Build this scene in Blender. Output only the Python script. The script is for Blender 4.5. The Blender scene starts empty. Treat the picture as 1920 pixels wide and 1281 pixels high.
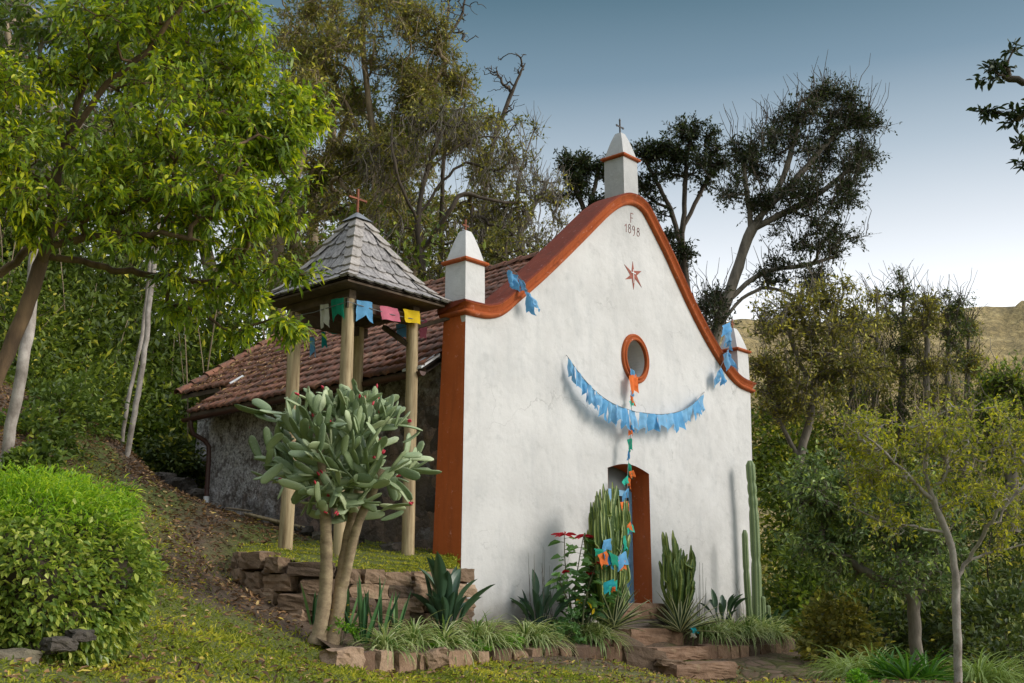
import bpy, bmesh, math, random
import numpy as np
from mathutils import Vector, noise

RNG = np.random.default_rng(7)
random.seed(7)
PI = math.pi
SC = bpy.context.scene
COL = SC.collection

# ------------------------------------------------------------------ camera frame (metres; x along the front wall, y into the chapel, z up)
FPX = 2190.0
PITCH = math.radians(13.1)
YAW = math.radians(41.3)
U2 = (math.sin(YAW), math.cos(YAW))
RIGHT = np.array([U2[0], -U2[1], 0.0])
FWD = np.array([U2[1], U2[0], 0.0])
ZUP = np.array([0.0, 0.0, 1.0])
CAM = np.array([-11.805, -11.259, 0.0])
CDIR = FWD * math.cos(PITCH) + ZUP * math.sin(PITCH)
CUP = -FWD * math.sin(PITCH) + ZUP * math.cos(PITCH)

def ray(px, py):
    return CDIR * FPX + RIGHT * (px - 960.0) + CUP * (640.5 - py)

def on_x(px, py, x):
    d = ray(px, py); return CAM + d * (x - CAM[0]) / d[0]

def on_y(px, py, y):
    d = ray(px, py); return CAM + d * (y - CAM[1]) / d[1]

def at(px, py, D):
    """the point D metres ahead of the camera seen at that place of the photograph"""
    d = ray(px, py); return CAM + d * D / (d @ FWD)

def view_xy(X, D):
    p = CAM + RIGHT * X + FWD * D
    return p[0], p[1]

def nrm(v):
    v = np.asarray(v, float)
    return v / np.maximum(np.linalg.norm(v, axis=-1, keepdims=True), 1e-9)

# ------------------------------------------------------------------ materials
class NT:
    def __init__(s, name):
        s.m = bpy.data.materials.new(name); s.m.use_nodes = True
        s.t = s.m.node_tree; s.t.nodes.clear()
        s.out = s.n('ShaderNodeOutputMaterial')
    def n(s, typ, **kw):
        nd = s.t.nodes.new(typ)
        for k, v in kw.items():
            if k.startswith('_'): setattr(nd, k[1:], v)
            else:
                key = k.replace('__', ' ')
                nd.inputs[key].default_value = v
        return nd
    def l(s, a, b): s.t.links.new(a, b)
    def coord(s, scale=None, kind='Object'):
        tc = s.n('ShaderNodeTexCoord')
        if scale is None: return tc.outputs[kind]
        mp = s.n('ShaderNodeMapping'); mp.inputs['Scale'].default_value = scale if hasattr(scale, '__len__') else (scale,) * 3
        s.l(tc.outputs[kind], mp.inputs['Vector']); return mp.outputs['Vector']
    def noise(s, vec, scale, detail=5, rough=.6):
        n = s.n('ShaderNodeTexNoise', Scale=scale, Detail=detail, Roughness=rough)
        s.l(vec, n.inputs['Vector']); return n.outputs['Fac']
    def ramp(s, fac, stops, interp='LINEAR'):
        r = s.n('ShaderNodeValToRGB'); r.color_ramp.interpolation = interp
        e = r.color_ramp.elements
        while len(e) < len(stops): e.new(.5)
        for k, (p, c) in enumerate(stops):
            e[k].position = p
            e[k].color = (c, c, c, 1) if not hasattr(c, '__len__') else (*c, 1)
        s.l(fac, r.inputs['Fac']); return r.outputs['Color']
    def mix(s, fac, a, b, mode='MIX'):
        m = s.n('ShaderNodeMix'); m.data_type = 'RGBA'; m.blend_type = mode
        for sock, v in ((m.inputs['Factor'], fac), (m.inputs['A'], a), (m.inputs['B'], b)):
            if hasattr(v, 'default_value') or hasattr(v, 'is_linked'): s.l(v, sock)
            elif hasattr(v, '__len__'): sock.default_value = (*v, 1)
            else: sock.default_value = v
        # the colour sockets share names with the float ones: pick by type
        return m
    def mixc(s, fac, a, b, mode='MIX'):
        m = s.n('ShaderNodeMix'); m.data_type = 'RGBA'; m.blend_type = mode
        ins = {i.identifier: i for i in m.inputs}
        def put(sock, v):
            if isinstance(v, bpy.types.NodeSocket): s.l(v, sock)
            elif hasattr(v, '__len__'): sock.default_value = (*v, 1)
            else: sock.default_value = v
        put(ins['Factor_Float'], fac); put(ins['A_Color'], a); put(ins['B_Color'], b)
        return [o for o in m.outputs if o.identifier == 'Result_Color'][0]
    def math(s, op, a, b=0.0):
        m = s.n('ShaderNodeMath'); m.operation = op
        for k, v in enumerate((a, b)):
            if isinstance(v, bpy.types.NodeSocket): s.l(v, m.inputs[k])
            else: m.inputs[k].default_value = v
        return m.outputs[0]
    def attr(s, name):
        a = s.n('ShaderNodeAttribute'); a.attribute_name = name; return a.outputs['Fac']
    def bump(s, h, strength=.4, dist=.02):
        b = s.n('ShaderNodeBump', Strength=strength, Distance=dist); s.l(h, b.inputs['Height']); return b.outputs['Normal']
    def principled(s, col, rough=.7, normal=None, metallic=0.0, spec=None):
        p = s.n('ShaderNodeBsdfPrincipled')
        if isinstance(col, bpy.types.NodeSocket): s.l(col, p.inputs['Base Color'])
        else: p.inputs['Base Color'].default_value = (*col, 1)
        if isinstance(rough, bpy.types.NodeSocket): s.l(rough, p.inputs['Roughness'])
        else: p.inputs['Roughness'].default_value = rough
        p.inputs['Metallic'].default_value = metallic
        if spec is not None: p.inputs['Specular IOR Level'].default_value = spec
        if normal is not None: s.l(normal, p.inputs['Normal'])
        return p.outputs['BSDF']
    def done(s, sh):
        s.l(sh, s.out.inputs['Surface']); return s.m

def leaf_mat(name, stops, rough=.45, trans=.35, tint=(1.25, 1.3, .7), spec=.35):
    k = NT(name)
    c = k.ramp(k.attr('v'), stops)
    n = k.noise(k.coord(), 9.0, 3)
    c = k.mixc(k.math('MULTIPLY', n, .5), c, k.mixc(1.0, c, (.62, .66, .6), 'MULTIPLY'))
    p = k.principled(c, rough, spec=spec)
    t = k.n('ShaderNodeBsdfTranslucent')
    k.l(k.mixc(1.0, c, tint, 'MULTIPLY'), t.inputs['Color'])
    m = k.n('ShaderNodeMixShader', Fac=trans)
    k.l(p, m.inputs[1]); k.l(t.outputs[0], m.inputs[2])
    return k.done(m.outputs[0])

def bark_mat(name, dark, light, scale=6.0, stretch=.25, rough=.9, bump=.6):
    k = NT(name)
    v = k.coord((1, 1, stretch))
    n = k.noise(v, scale, 7, .7); n2 = k.noise(k.coord(), 2.5, 3)
    c = k.ramp(n, [(.32, dark), (.68, light)])
    c = k.mixc(k.ramp(n2, [(.45, 0.0), (.7, .55)]), c, tuple(.55 * x for x in dark))
    return k.done(k.principled(c, rough, k.bump(n, bump, .02)))

def plain_mat(name, col, rough=.6, var=.25, scale=8.0, metallic=0.0, bump=.15):
    k = NT(name)
    n = k.noise(k.coord(), scale, 6)
    c = k.mixc(k.ramp(n, [(.3, 0.0), (.7, 1.0)]), tuple(x * (1 - var) for x in col), tuple(min(1, x * (1 + var * .6)) for x in col))
    return k.done(k.principled(c, rough, k.bump(k.noise(k.coord(), scale * 6, 4), bump, .005), metallic))

def cloth_mat(name, col):
    k = NT(name)
    n = k.noise(k.coord(), 14.0, 3)
    c = k.mixc(n, tuple(x * .8 for x in col), tuple(min(1, x * 1.12) for x in col))
    p = k.principled(c, .75, spec=.2)
    t = k.n('ShaderNodeBsdfTranslucent'); k.l(c, t.inputs['Color'])
    m = k.n('ShaderNodeMixShader', Fac=.3); k.l(p, m.inputs[1]); k.l(t.outputs[0], m.inputs[2])
    return k.done(m.outputs[0])

M = {}
def make_plaster():
    k = NT('white_plaster')
    o = k.coord()
    big = k.noise(o, .9, 6, .65); mid = k.noise(o, 3.5, 6, .7); fine = k.noise(o, 30, 5, .6)
    streak = k.noise(k.coord((1.5, 1.5, .5)), 1.5, 7, .72)
    c = k.ramp(big, [(.3, (.50, .492, .48)), (.55, (.60, .592, .58)), (.75, (.65, .642, .63))])
    c = k.mixc(k.ramp(streak, [(.5, 0.0), (.74, .55)]), c, (.40, .41, .415))
    c = k.mixc(k.ramp(mid, [(.54, 0.0), (.72, .5)]), c, (.36, .365, .36))
    # damp earth splashed up from the planting bed
    sx = k.n('ShaderNodeSeparateXYZ'); k.l(o, sx.inputs[0])
    z = k.math('ADD', sx.outputs['Z'], k.math('MULTIPLY', mid, .5))
    c = k.mixc(k.ramp(k.math('MULTIPLY', z, .8), [(.10, .85), (.48, 0.0)]), c, (.25, .23, .195))
    # grime washed down from the gable coping near the top
    top = k.ramp(k.math('MULTIPLY', k.math('ADD', sx.outputs['Z'], k.math('MULTIPLY', streak, 1.6)), .12), [(.80, 0.0), (.98, .5)])
    c = k.mixc(top, c, (.33, .335, .335))
    # hairline cracks in the old render
    wn = k.n('ShaderNodeTexNoise', Scale=1.8, Detail=6.0); k.l(o, wn.inputs['Vector'])
    wa = k.n('ShaderNodeVectorMath'); wa.operation = 'ADD'; k.l(o, wa.inputs[0]); k.l(wn.outputs['Color'], wa.inputs[1])
    cr = k.n('ShaderNodeTexVoronoi', Scale=.62); cr.feature = 'DISTANCE_TO_EDGE'; k.l(wa.outputs[0], cr.inputs['Vector'])
    crack = k.math('MULTIPLY', k.ramp(cr.outputs['Distance'], [(.0, 1.0), (.006, 0.0)]), k.ramp(k.noise(o, .8, 3), [(.48, 0.0), (.62, .55)]))
    c = k.mixc(crack, c, (.24, .235, .23))
    h = k.math('ADD', k.math('MULTIPLY', mid, .7), k.math('MULTIPLY', fine, .12))
    h = k.math('ADD', h, k.math('MULTIPLY', k.noise(o, 1.5, 3), 1.6))
    return k.done(k.principled(c, .82, k.bump(h, .5, .035)))
M['plaster'] = make_plaster()

def make_paint(name, a, b, dark):
    k = NT(name); o = k.coord()
    n = k.noise(o, 2.2, 7, .7); f = k.noise(o, 22, 5)
    s = k.noise(k.coord((4, 4, .5)), 2.0, 6, .7)
    c = k.ramp(n, [(.3, a), (.7, b)])
    c = k.mixc(k.ramp(s, [(.5, 0.0), (.68, .7)]), c, dark)
    c = k.mixc(k.ramp(k.noise(o, 11, 7, .75), [(.60, 0.0), (.70, .45)]), c, tuple(min(1, .35 + x) for x in b))
    h = k.math('ADD', k.math('MULTIPLY', f, .2), n)
    return k.done(k.principled(c, .85, k.bump(h, .5, .02), spec=.15))
M['orange'] = make_paint('terracotta_paint', (.31, .072, .021), (.40, .102, .032), (.18, .05, .024))
M['pilaster'] = make_paint('orange_wall_paint', (.46, .108, .030), (.54, .135, .040), (.36, .095, .032))
M['redtop'] = make_paint('red_oxide_coping', (.16, .034, .020), (.21, .050, .027), (.10, .034, .022))

def make_tile():
    k = NT('clay_roof_tile'); o = k.coord()
    v = k.attr('v')
    c = k.ramp(v, [(0, (.12, .05, .034)), (.35, (.21, .085, .052)), (.7, (.31, .13, .075)), (1, (.42, .22, .13))])
    n = k.noise(o, 5.0, 7, .75); f = k.noise(o, 26.0, 5)
    c = k.mixc(k.ramp(n, [(.44, 0.0), (.62, .85)]), c, (.06, .046, .034))
    c = k.mixc(k.ramp(f, [(.6, 0.0), (.75, .5)]), c, (.42, .31, .2))
    return k.done(k.principled(c, .85, k.bump(f, .5, .01)))
M['tile'] = make_tile()

def make_rubble():
    k = NT('weathered_rubble_wall'); o = k.coord()
    vo = k.n('ShaderNodeTexVoronoi', Scale=4.2); vo.feature = 'F1'
    wv = k.n('ShaderNodeVectorMath'); wv.operation = 'ADD'
    nz = k.n('ShaderNodeTexNoise', Scale=3.0, Detail=5.0); k.l(o, nz.inputs['Vector'])
    sc = k.n('ShaderNodeVectorMath'); sc.operation = 'SCALE'; sc.inputs['Scale'].default_value = .35
    k.l(nz.outputs['Color'], sc.inputs[0]); k.l(o, wv.inputs[0]); k.l(sc.outputs[0], wv.inputs[1])
    k.l(wv.outputs[0], vo.inputs['Vector'])
    cell = k.n('ShaderNodeSeparateColor'); k.l(vo.outputs['Color'], cell.inputs[0])
    stone = k.ramp(cell.outputs['Red'], [(0, (.075, .06, .055)), (.4, (.20, .15, .12)), (.75, (.33, .22, .16)), (1, (.25, .23, .23))])
    fine = k.noise(o, 20, 7, .75); mid = k.noise(o, 4.2, 7, .72); big = k.noise(o, .8, 4)
    mortar = k.ramp(fine, [(.36, (.14, .12, .11)), (.47, (.50, .465, .445)), (.62, (.78, .74, .71))])
    sx = k.n('ShaderNodeSeparateXYZ'); k.l(o, sx.inputs[0])
    # the render has fallen off low down and toward the front
    hgt = k.math('ADD', k.math('MULTIPLY', sx.outputs['Z'], .22), k.math('MULTIPLY', sx.outputs['Y'], .085))
    cov = k.math('ADD', k.math('ADD', hgt, k.math('MULTIPLY', mid, .95)), k.math('MULTIPLY', big, .3))
    fac = k.ramp(cov, [(1.20, 0.0), (1.42, 1.0)])
    # ramps clamp at 1, so scale
    fac = k.ramp(k.math('MULTIPLY', cov, .5), [(.64, 0.0), (.80, 1.0)])
    c = k.mixc(fac, stone, mortar)
    c = k.mixc(k.ramp(k.noise(o, 3.4, 7, .75), [(.50, 0.0), (.60, .85)]), c, k.mixc(fine, (.05, .042, .036), (.20, .145, .11)))
    c = k.mixc(k.ramp(k.noise(o, 11, 6, .8), [(.54, 0.0), (.66, .7)]), c, (.055, .05, .042))
    c = k.mixc(k.ramp(k.noise(k.coord((2, 2, .4)), 1.7, 5), [(.6, 0.0), (.8, .5)]), c, (.13, .13, .06))
    h = k.math('ADD', k.math('MULTIPLY', vo.outputs['Distance'], -1.2), k.math('ADD', k.math('MULTIPLY', mid, .8), k.math('MULTIPLY', fine, .5)))
    return k.done(k.principled(c, .95, k.bump(h, 1.0, .11)))
M['rubble'] = make_rubble()

def make_stone(name, cols, scale=3.0):
    k = NT(name); o = k.coord()
    n = k.noise(o, scale, 8, .72); f = k.noise(o, scale * 7, 6, .7)
    c = k.ramp(k.math('ADD', k.math('MULTIPLY', k.attr('v'), .6), k.math('MULTIPLY', n, .5)), [(.15, cols[0]), (.45, cols[1]), (.75, cols[2]), (1, cols[3])])
    c = k.mixc(k.ramp(f, [(.5, 0.0), (.72, .6)]), c, tuple(.4 * x for x in cols[1]))
    c = k.mixc(k.ramp(k.noise(o, scale * 1.7, 5), [(.62, 0.0), (.78, .45)]), c, (.20, .19, .09))
    h = k.math('ADD', n, k.math('MULTIPLY', f, .5))
    return k.done(k.principled(c, .92, k.bump(h, .9, .03)))
M['stone'] = make_stone('brown_field_stone', [(.05, .034, .025), (.17, .112, .07), (.31, .205, .13), (.44, .32, .22)])
M['redstone'] = make_stone('reddish_sandstone', [(.06, .036, .024), (.17, .10, .06), (.32, .205, .13), (.46, .33, .225)])
M['greystone'] = make_stone('mossy_dark_stone', [(.04, .035, .03), (.09, .075, .06), (.15, .12, .085), (.2, .18, .12)])

def make_wood(name, a, b, crack, axis=(14, 14, .8), rough=.85):
    k = NT(name)
    n = k.noise(k.coord(axis), 2.2, 7, .7); n2 = k.noise(k.coord(), 1.7, 4)
    c = k.ramp(n, [(.36, a), (.60, b)])
    c = k.mixc(k.ramp(n, [(.30, .95), (.37, 0.0)]), c, crack)
    c = k.mixc(k.ramp(n2, [(.5, 0.0), (.75, .4)]), c, tuple(x * .6 for x in a))
    v = k.attr('v')
    c = k.mixc(k.math('MULTIPLY', v, .55), c, k.mixc(1.0, c, (1.7, 1.65, 1.6), 'MULTIPLY'))
    return k.done(k.principled(c, rough, k.bump(n, .5, .01)))
M['post'] = make_wood('weathered_pole_timber', (.22, .155, .08), (.47, .37, .22), (.085, .06, .035), (7, 7, .5))
M['beam'] = make_wood('dark_roof_timber', (.06, .04, .027), (.11, .075, .048), (.025, .018, .013), (3, 3, 3))
M['shingle'] = make_wood('grey_wood_shingle', (.12, .11, .11), (.31, .295, .285), (.04, .036, .034), (9, 9, 1.8))
M['hip'] = make_wood('pale_hip_shingle', (.19, .17, .155), (.34, .315, .29), (.09, .075, .065), (10, 10, 1.6))
M['zinc'] = plain_mat('grey_sheet_zinc', (.22, .225, .23), .45, .3, 5, .6)
M['rust'] = plain_mat('rusty_iron', (.24, .075, .035), .8, .5, 20)
M['iron'] = plain_mat('dark_iron', (.035, .03, .028), .6, .3, 20)
M['gutter'] = plain_mat('brown_gutter_metal', (.075, .032, .024), .5, .35, 4)
M['flash'] = plain_mat('pale_roof_flashing', (.62, .64, .66), .5, .2, 6)
M['white'] = plain_mat('white_paint', (.74, .74, .73), .6, .1, 4)
M['bluedoor'] = make_wood('blue_door_paint', (.17, .38, .60), (.25, .48, .70), (.11, .26, .44), (5, 5, .7), .55)
M['greydoor'] = plain_mat('grey_transom_board', (.12, .135, .14), .7, .25, 3)
M['letter'] = plain_mat('faded_red_paint', (.23, .075, .055), .8, .25, 12)
M['starred'] = plain_mat('rust_red_star_paint', (.31, .09, .06), .8, .3, 12)
def glass():
    k = NT('dark_window_glass')
    return k.done(k.principled((.025, .028, .03), .12, spec=.6))
M['glass'] = glass()
M['darkroom'] = plain_mat('dim_interior_board', (.05, .043, .038), .9, .2, 3)
M['c_blue'] = cloth_mat('sky_blue_flag_cloth', (.15, .42, .72))
M['c_pale'] = cloth_mat('pale_blue_flag_cloth', (.22, .48, .74))
M['c_blue2'] = cloth_mat('strong_blue_flag_cloth', (.03, .30, .62))
M['c_green'] = cloth_mat('green_flag_cloth', (.015, .30, .19))
M['c_mint'] = cloth_mat('mint_flag_cloth', (.04, .50, .36))
M['c_orange'] = cloth_mat('orange_flag_cloth', (.85, .20, .045))
M['c_pink'] = cloth_mat('pink_flag_cloth', (.74, .21, .30))
M['c_yellow'] = cloth_mat('yellow_flag_cloth', (.85, .60, .02))
M['c_white'] = cloth_mat('off_white_flag_cloth', (.62, .60, .50))
M['c_teal'] = cloth_mat('teal_flag_cloth', (.02, .36, .42))
M['string'] = plain_mat('grey_twine', (.16, .17, .18), .9, .2)

# foliage
M['lf_fore'] = leaf_mat('fresh_lance_leaves', [(0, (0.087, 0.139, 0.032)), (.4, (0.196, 0.294, 0.040)), (.7, (0.393, 0.477, 0.040)), (.9, (0.746, 0.703, 0.045)), (.965, (0.750, 0.750, 0.053)), (.97, (0.750, 0.750, 0.026)), (1, (0.750, 0.750, 0.035))], .38, .42, (1.5, 1.5, .5))
M['lf_dark'] = leaf_mat('dark_evergreen_leaves', [(0, (0.041, 0.067, 0.022)), (.5, (0.089, 0.125, 0.032)), (.85, (0.184, 0.212, 0.041)), (1, (0.412, 0.359, 0.052))], .5, .25)
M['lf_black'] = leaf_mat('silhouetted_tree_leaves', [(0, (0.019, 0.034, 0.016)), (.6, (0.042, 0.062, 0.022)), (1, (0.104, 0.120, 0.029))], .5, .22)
M['lf_olive'] = leaf_mat('olive_scrub_leaves', [(0, (0.114, 0.127, 0.037)), (.5, (0.254, 0.240, 0.057)), (.85, (0.461, 0.371, 0.081)), (1, (0.750, 0.667, 0.116))], .55, .3)
M['lf_yellow'] = leaf_mat('yellow_green_leaves', [(0, (0.162, 0.193, 0.036)), (.4, (0.327, 0.354, 0.045)), (.8, (0.654, 0.570, 0.053)), (1, (0.750, 0.707, 0.036))], .45, .4)
M['lf_green'] = leaf_mat('mid_green_leaves', [(0, (0.072, 0.114, 0.029)), (.5, (0.146, 0.216, 0.043)), (.85, (0.292, 0.356, 0.053)), (1, (0.517, 0.510, 0.063))], .42, .33)
M['lf_blue'] = leaf_mat('grey_green_leaves', [(0, (0.083, 0.143, 0.053)), (.5, (0.185, 0.260, 0.094)), (.85, (0.392, 0.461, 0.146)), (1, (0.647, 0.750, 0.160))], .45, .28)
M['lf_under'] = leaf_mat('hillside_undergrowth_leaves', [(0, (0.062, 0.092, 0.021)), (.5, (0.157, 0.220, 0.034)), (.8, (0.329, 0.389, 0.047)), (1, (0.750, 0.654, 0.085))], .5, .35)
M['lf_hedge'] = leaf_mat('hedge_leaves', [(0, (0.098, 0.164, 0.043)), (.4, (0.246, 0.349, 0.070)), (.75, (0.560, 0.607, 0.120)), (1, (0.750, 0.750, 0.257))], .32, .35)
M['lf_hgrass'] = leaf_mat('bright_fern_grass', [(0, (0.128, 0.255, 0.023)), (.5, (0.305, 0.509, 0.039)), (1, (0.660, 0.745, 0.061))], .4, .45)
M['grass'] = leaf_mat('lawn_grass', [(0, (0.128, 0.169, 0.021)), (.4, (0.310, 0.350, 0.040)), (.75, (0.569, 0.519, 0.053)), (1, (0.750, 0.630, 0.089))], .6, .4)
M['litter'] = leaf_mat('dry_fallen_leaves', [(0, (0.076, 0.047, 0.030)), (.5, (0.242, 0.131, 0.072)), (.85, (0.460, 0.264, 0.126)), (.95, (0.744, 0.528, 0.252)), (1, (0.750, 0.590, 0.064))], .7, .12)
M['strel'] = leaf_mat('waxy_blue_green_blades', [(0, (0.029, 0.064, 0.042)), (.5, (0.056, 0.110, 0.064)), (1, (0.110, 0.182, 0.095))], .3, .15)
M['agave'] = leaf_mat('striped_rosette_blades', [(0, (0.033, 0.066, 0.033)), (.45, (0.055, 0.094, 0.044)), (.5, (0.462, 0.484, 0.286)), (1, (0.572, 0.572, 0.363))], .4, .15)
M['spider'] = leaf_mat('variegated_strap_blades', [(0, (0.084, 0.169, 0.042)), (.4, (0.220, 0.320, 0.084)), (.6, (0.574, 0.625, 0.254)), (1, (0.750, 0.750, 0.506))], .45, .3)
M['sans'] = leaf_mat('banded_sword_blades', [(0, (0.035, 0.104, 0.043)), (.5, (0.078, 0.192, 0.070)), (.8, (0.174, 0.295, 0.104)), (1, (0.418, 0.487, 0.174))], .4, .1)
M['strap'] = leaf_mat('glossy_strap_blades', [(0, (0.026, 0.085, 0.015)), (.6, (0.078, 0.209, 0.026)), (1, (0.195, 0.352, 0.039))], .3, .3)
M['broad'] = leaf_mat('bright_broad_leaves', [(0, (0.070, 0.174, 0.026)), (.6, (0.174, 0.383, 0.035)), (1, (0.348, 0.592, 0.052))], .4, .35)
M['poin'] = leaf_mat('dark_poinsettia_leaves', [(0, (0.085, 0.176, 0.067)), (.6, (0.169, 0.325, 0.109)), (1, (0.312, 0.499, 0.162))], .45, .3)
M['bract'] = leaf_mat('red_bracts', [(0, (0.427, 0.011, 0.028)), (1, (0.665, 0.038, 0.057))], .5, .3, (1.2, .9, .9))
M['fruit'] = plain_mat('red_cactus_fruit', (.55, .03, .06), .5, .3)
M['yflower'] = plain_mat('yellow_petals', (.75, .55, .03), .6, .2)
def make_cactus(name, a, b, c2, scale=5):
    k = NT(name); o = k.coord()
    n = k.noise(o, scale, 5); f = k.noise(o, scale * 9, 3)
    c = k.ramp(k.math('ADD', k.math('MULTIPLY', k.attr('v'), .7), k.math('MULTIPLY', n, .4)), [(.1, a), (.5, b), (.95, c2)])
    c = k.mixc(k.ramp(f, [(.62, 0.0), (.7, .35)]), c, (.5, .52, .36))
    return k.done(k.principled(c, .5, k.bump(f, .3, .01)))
M['pad'] = make_cactus('grey_green_cactus_pads', (.10, .15, .065), (.25, .325, .165), (.49, .55, .32))
M['candel'] = make_cactus('ribbed_spurge_stems', (.05, .10, .022), (.11, .175, .035), (.27, .31, .06))
M['column'] = make_cactus('column_cactus_skin', (.07, .12, .045), (.13, .19, .07), (.22, .28, .11))
M['bk_dark'] = bark_mat('dark_bark', (.034, .026, .018), (.12, .092, .066))
M['bk_fore'] = bark_mat('brown_lichen_bark', (.045, .026, .014), (.20, .125, .065), 7)
M['bk_pale'] = bark_mat('pale_patchy_bark', (.16, .13, .105), (.52, .47, .42), 5, .6)
M['bk_grey'] = bark_mat('grey_twig_bark', (.10, .085, .065), (.26, .225, .18), 7)
M['bk_tan'] = bark_mat('tan_branch_bark', (.16, .115, .07), (.36, .28, .18), 7)
M['bk_cactus'] = bark_mat('tan_corky_cactus_bark', (.20, .14, .085), (.44, .34, .21), 9, 1.6, .85, .5)
M['bk_green'] = bark_mat('green_stem', (.06, .08, .03), (.14, .13, .06), 9)

def make_ground():
    k = NT('earth_and_short_grass'); o = k.coord()
    a = k.noise(o, .55, 5, .6); b = k.noise(o, 3.2, 7, .72); f = k.noise(o, 30, 6, .75)
    soil = k.ramp(f, [(.3, (.035, .024, .016)), (.52, (.11, .073, .045)), (.75, (.24, .155, .09))])
    gr = k.ramp(f, [(.3, (.045, .058, .012)), (.55, (.13, .15, .026)), (.8, (.26, .235, .05))])
    gfac = k.attr('grass')
    fac = k.ramp(k.math('ADD', k.math('MULTIPLY', gfac, .75), k.math('MULTIPLY', b, .5)), [(.46, 0.0), (.72, 1.0)])
    c = k.mixc(fac, soil, gr)
    st = k.n('ShaderNodeTexVoronoi', Scale=3.6); st.feature = 'DISTANCE_TO_EDGE'; k.l(o, st.inputs['Vector'])
    cell = k.n('ShaderNodeTexVoronoi', Scale=3.6); k.l(o, cell.inputs['Vector'])
    cs = k.n('ShaderNodeSeparateColor'); k.l(cell.outputs['Color'], cs.inputs[0])
    cob = k.ramp(cs.outputs['Red'], [(0, (.12, .075, .05)), (.5, (.20, .13, .09)), (1, (.28, .2, .14))])
    cob = k.mixc(k.ramp(st.outputs['Distance'], [(.02, 1.0), (.09, 0.0)]), cob, (.07, .065, .02))
    cob = k.mixc(k.ramp(b, [(.45, 0.0), (.6, .8)]), cob, gr)
    c = k.mixc(k.attr('cobble'), c, cob)
    h = k.math('ADD', b, k.math('MULTIPLY', f, .6))
    h = k.math('ADD', h, k.math('MULTIPLY', k.math('MULTIPLY', k.attr('cobble'), k.ramp(st.outputs['Distance'], [(.0, 0.0), (.2, 1.0)])), 1.2))
    return k.done(k.principled(c, .95, k.bump(h, .9, .05)))
M['ground'] = make_ground()

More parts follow.
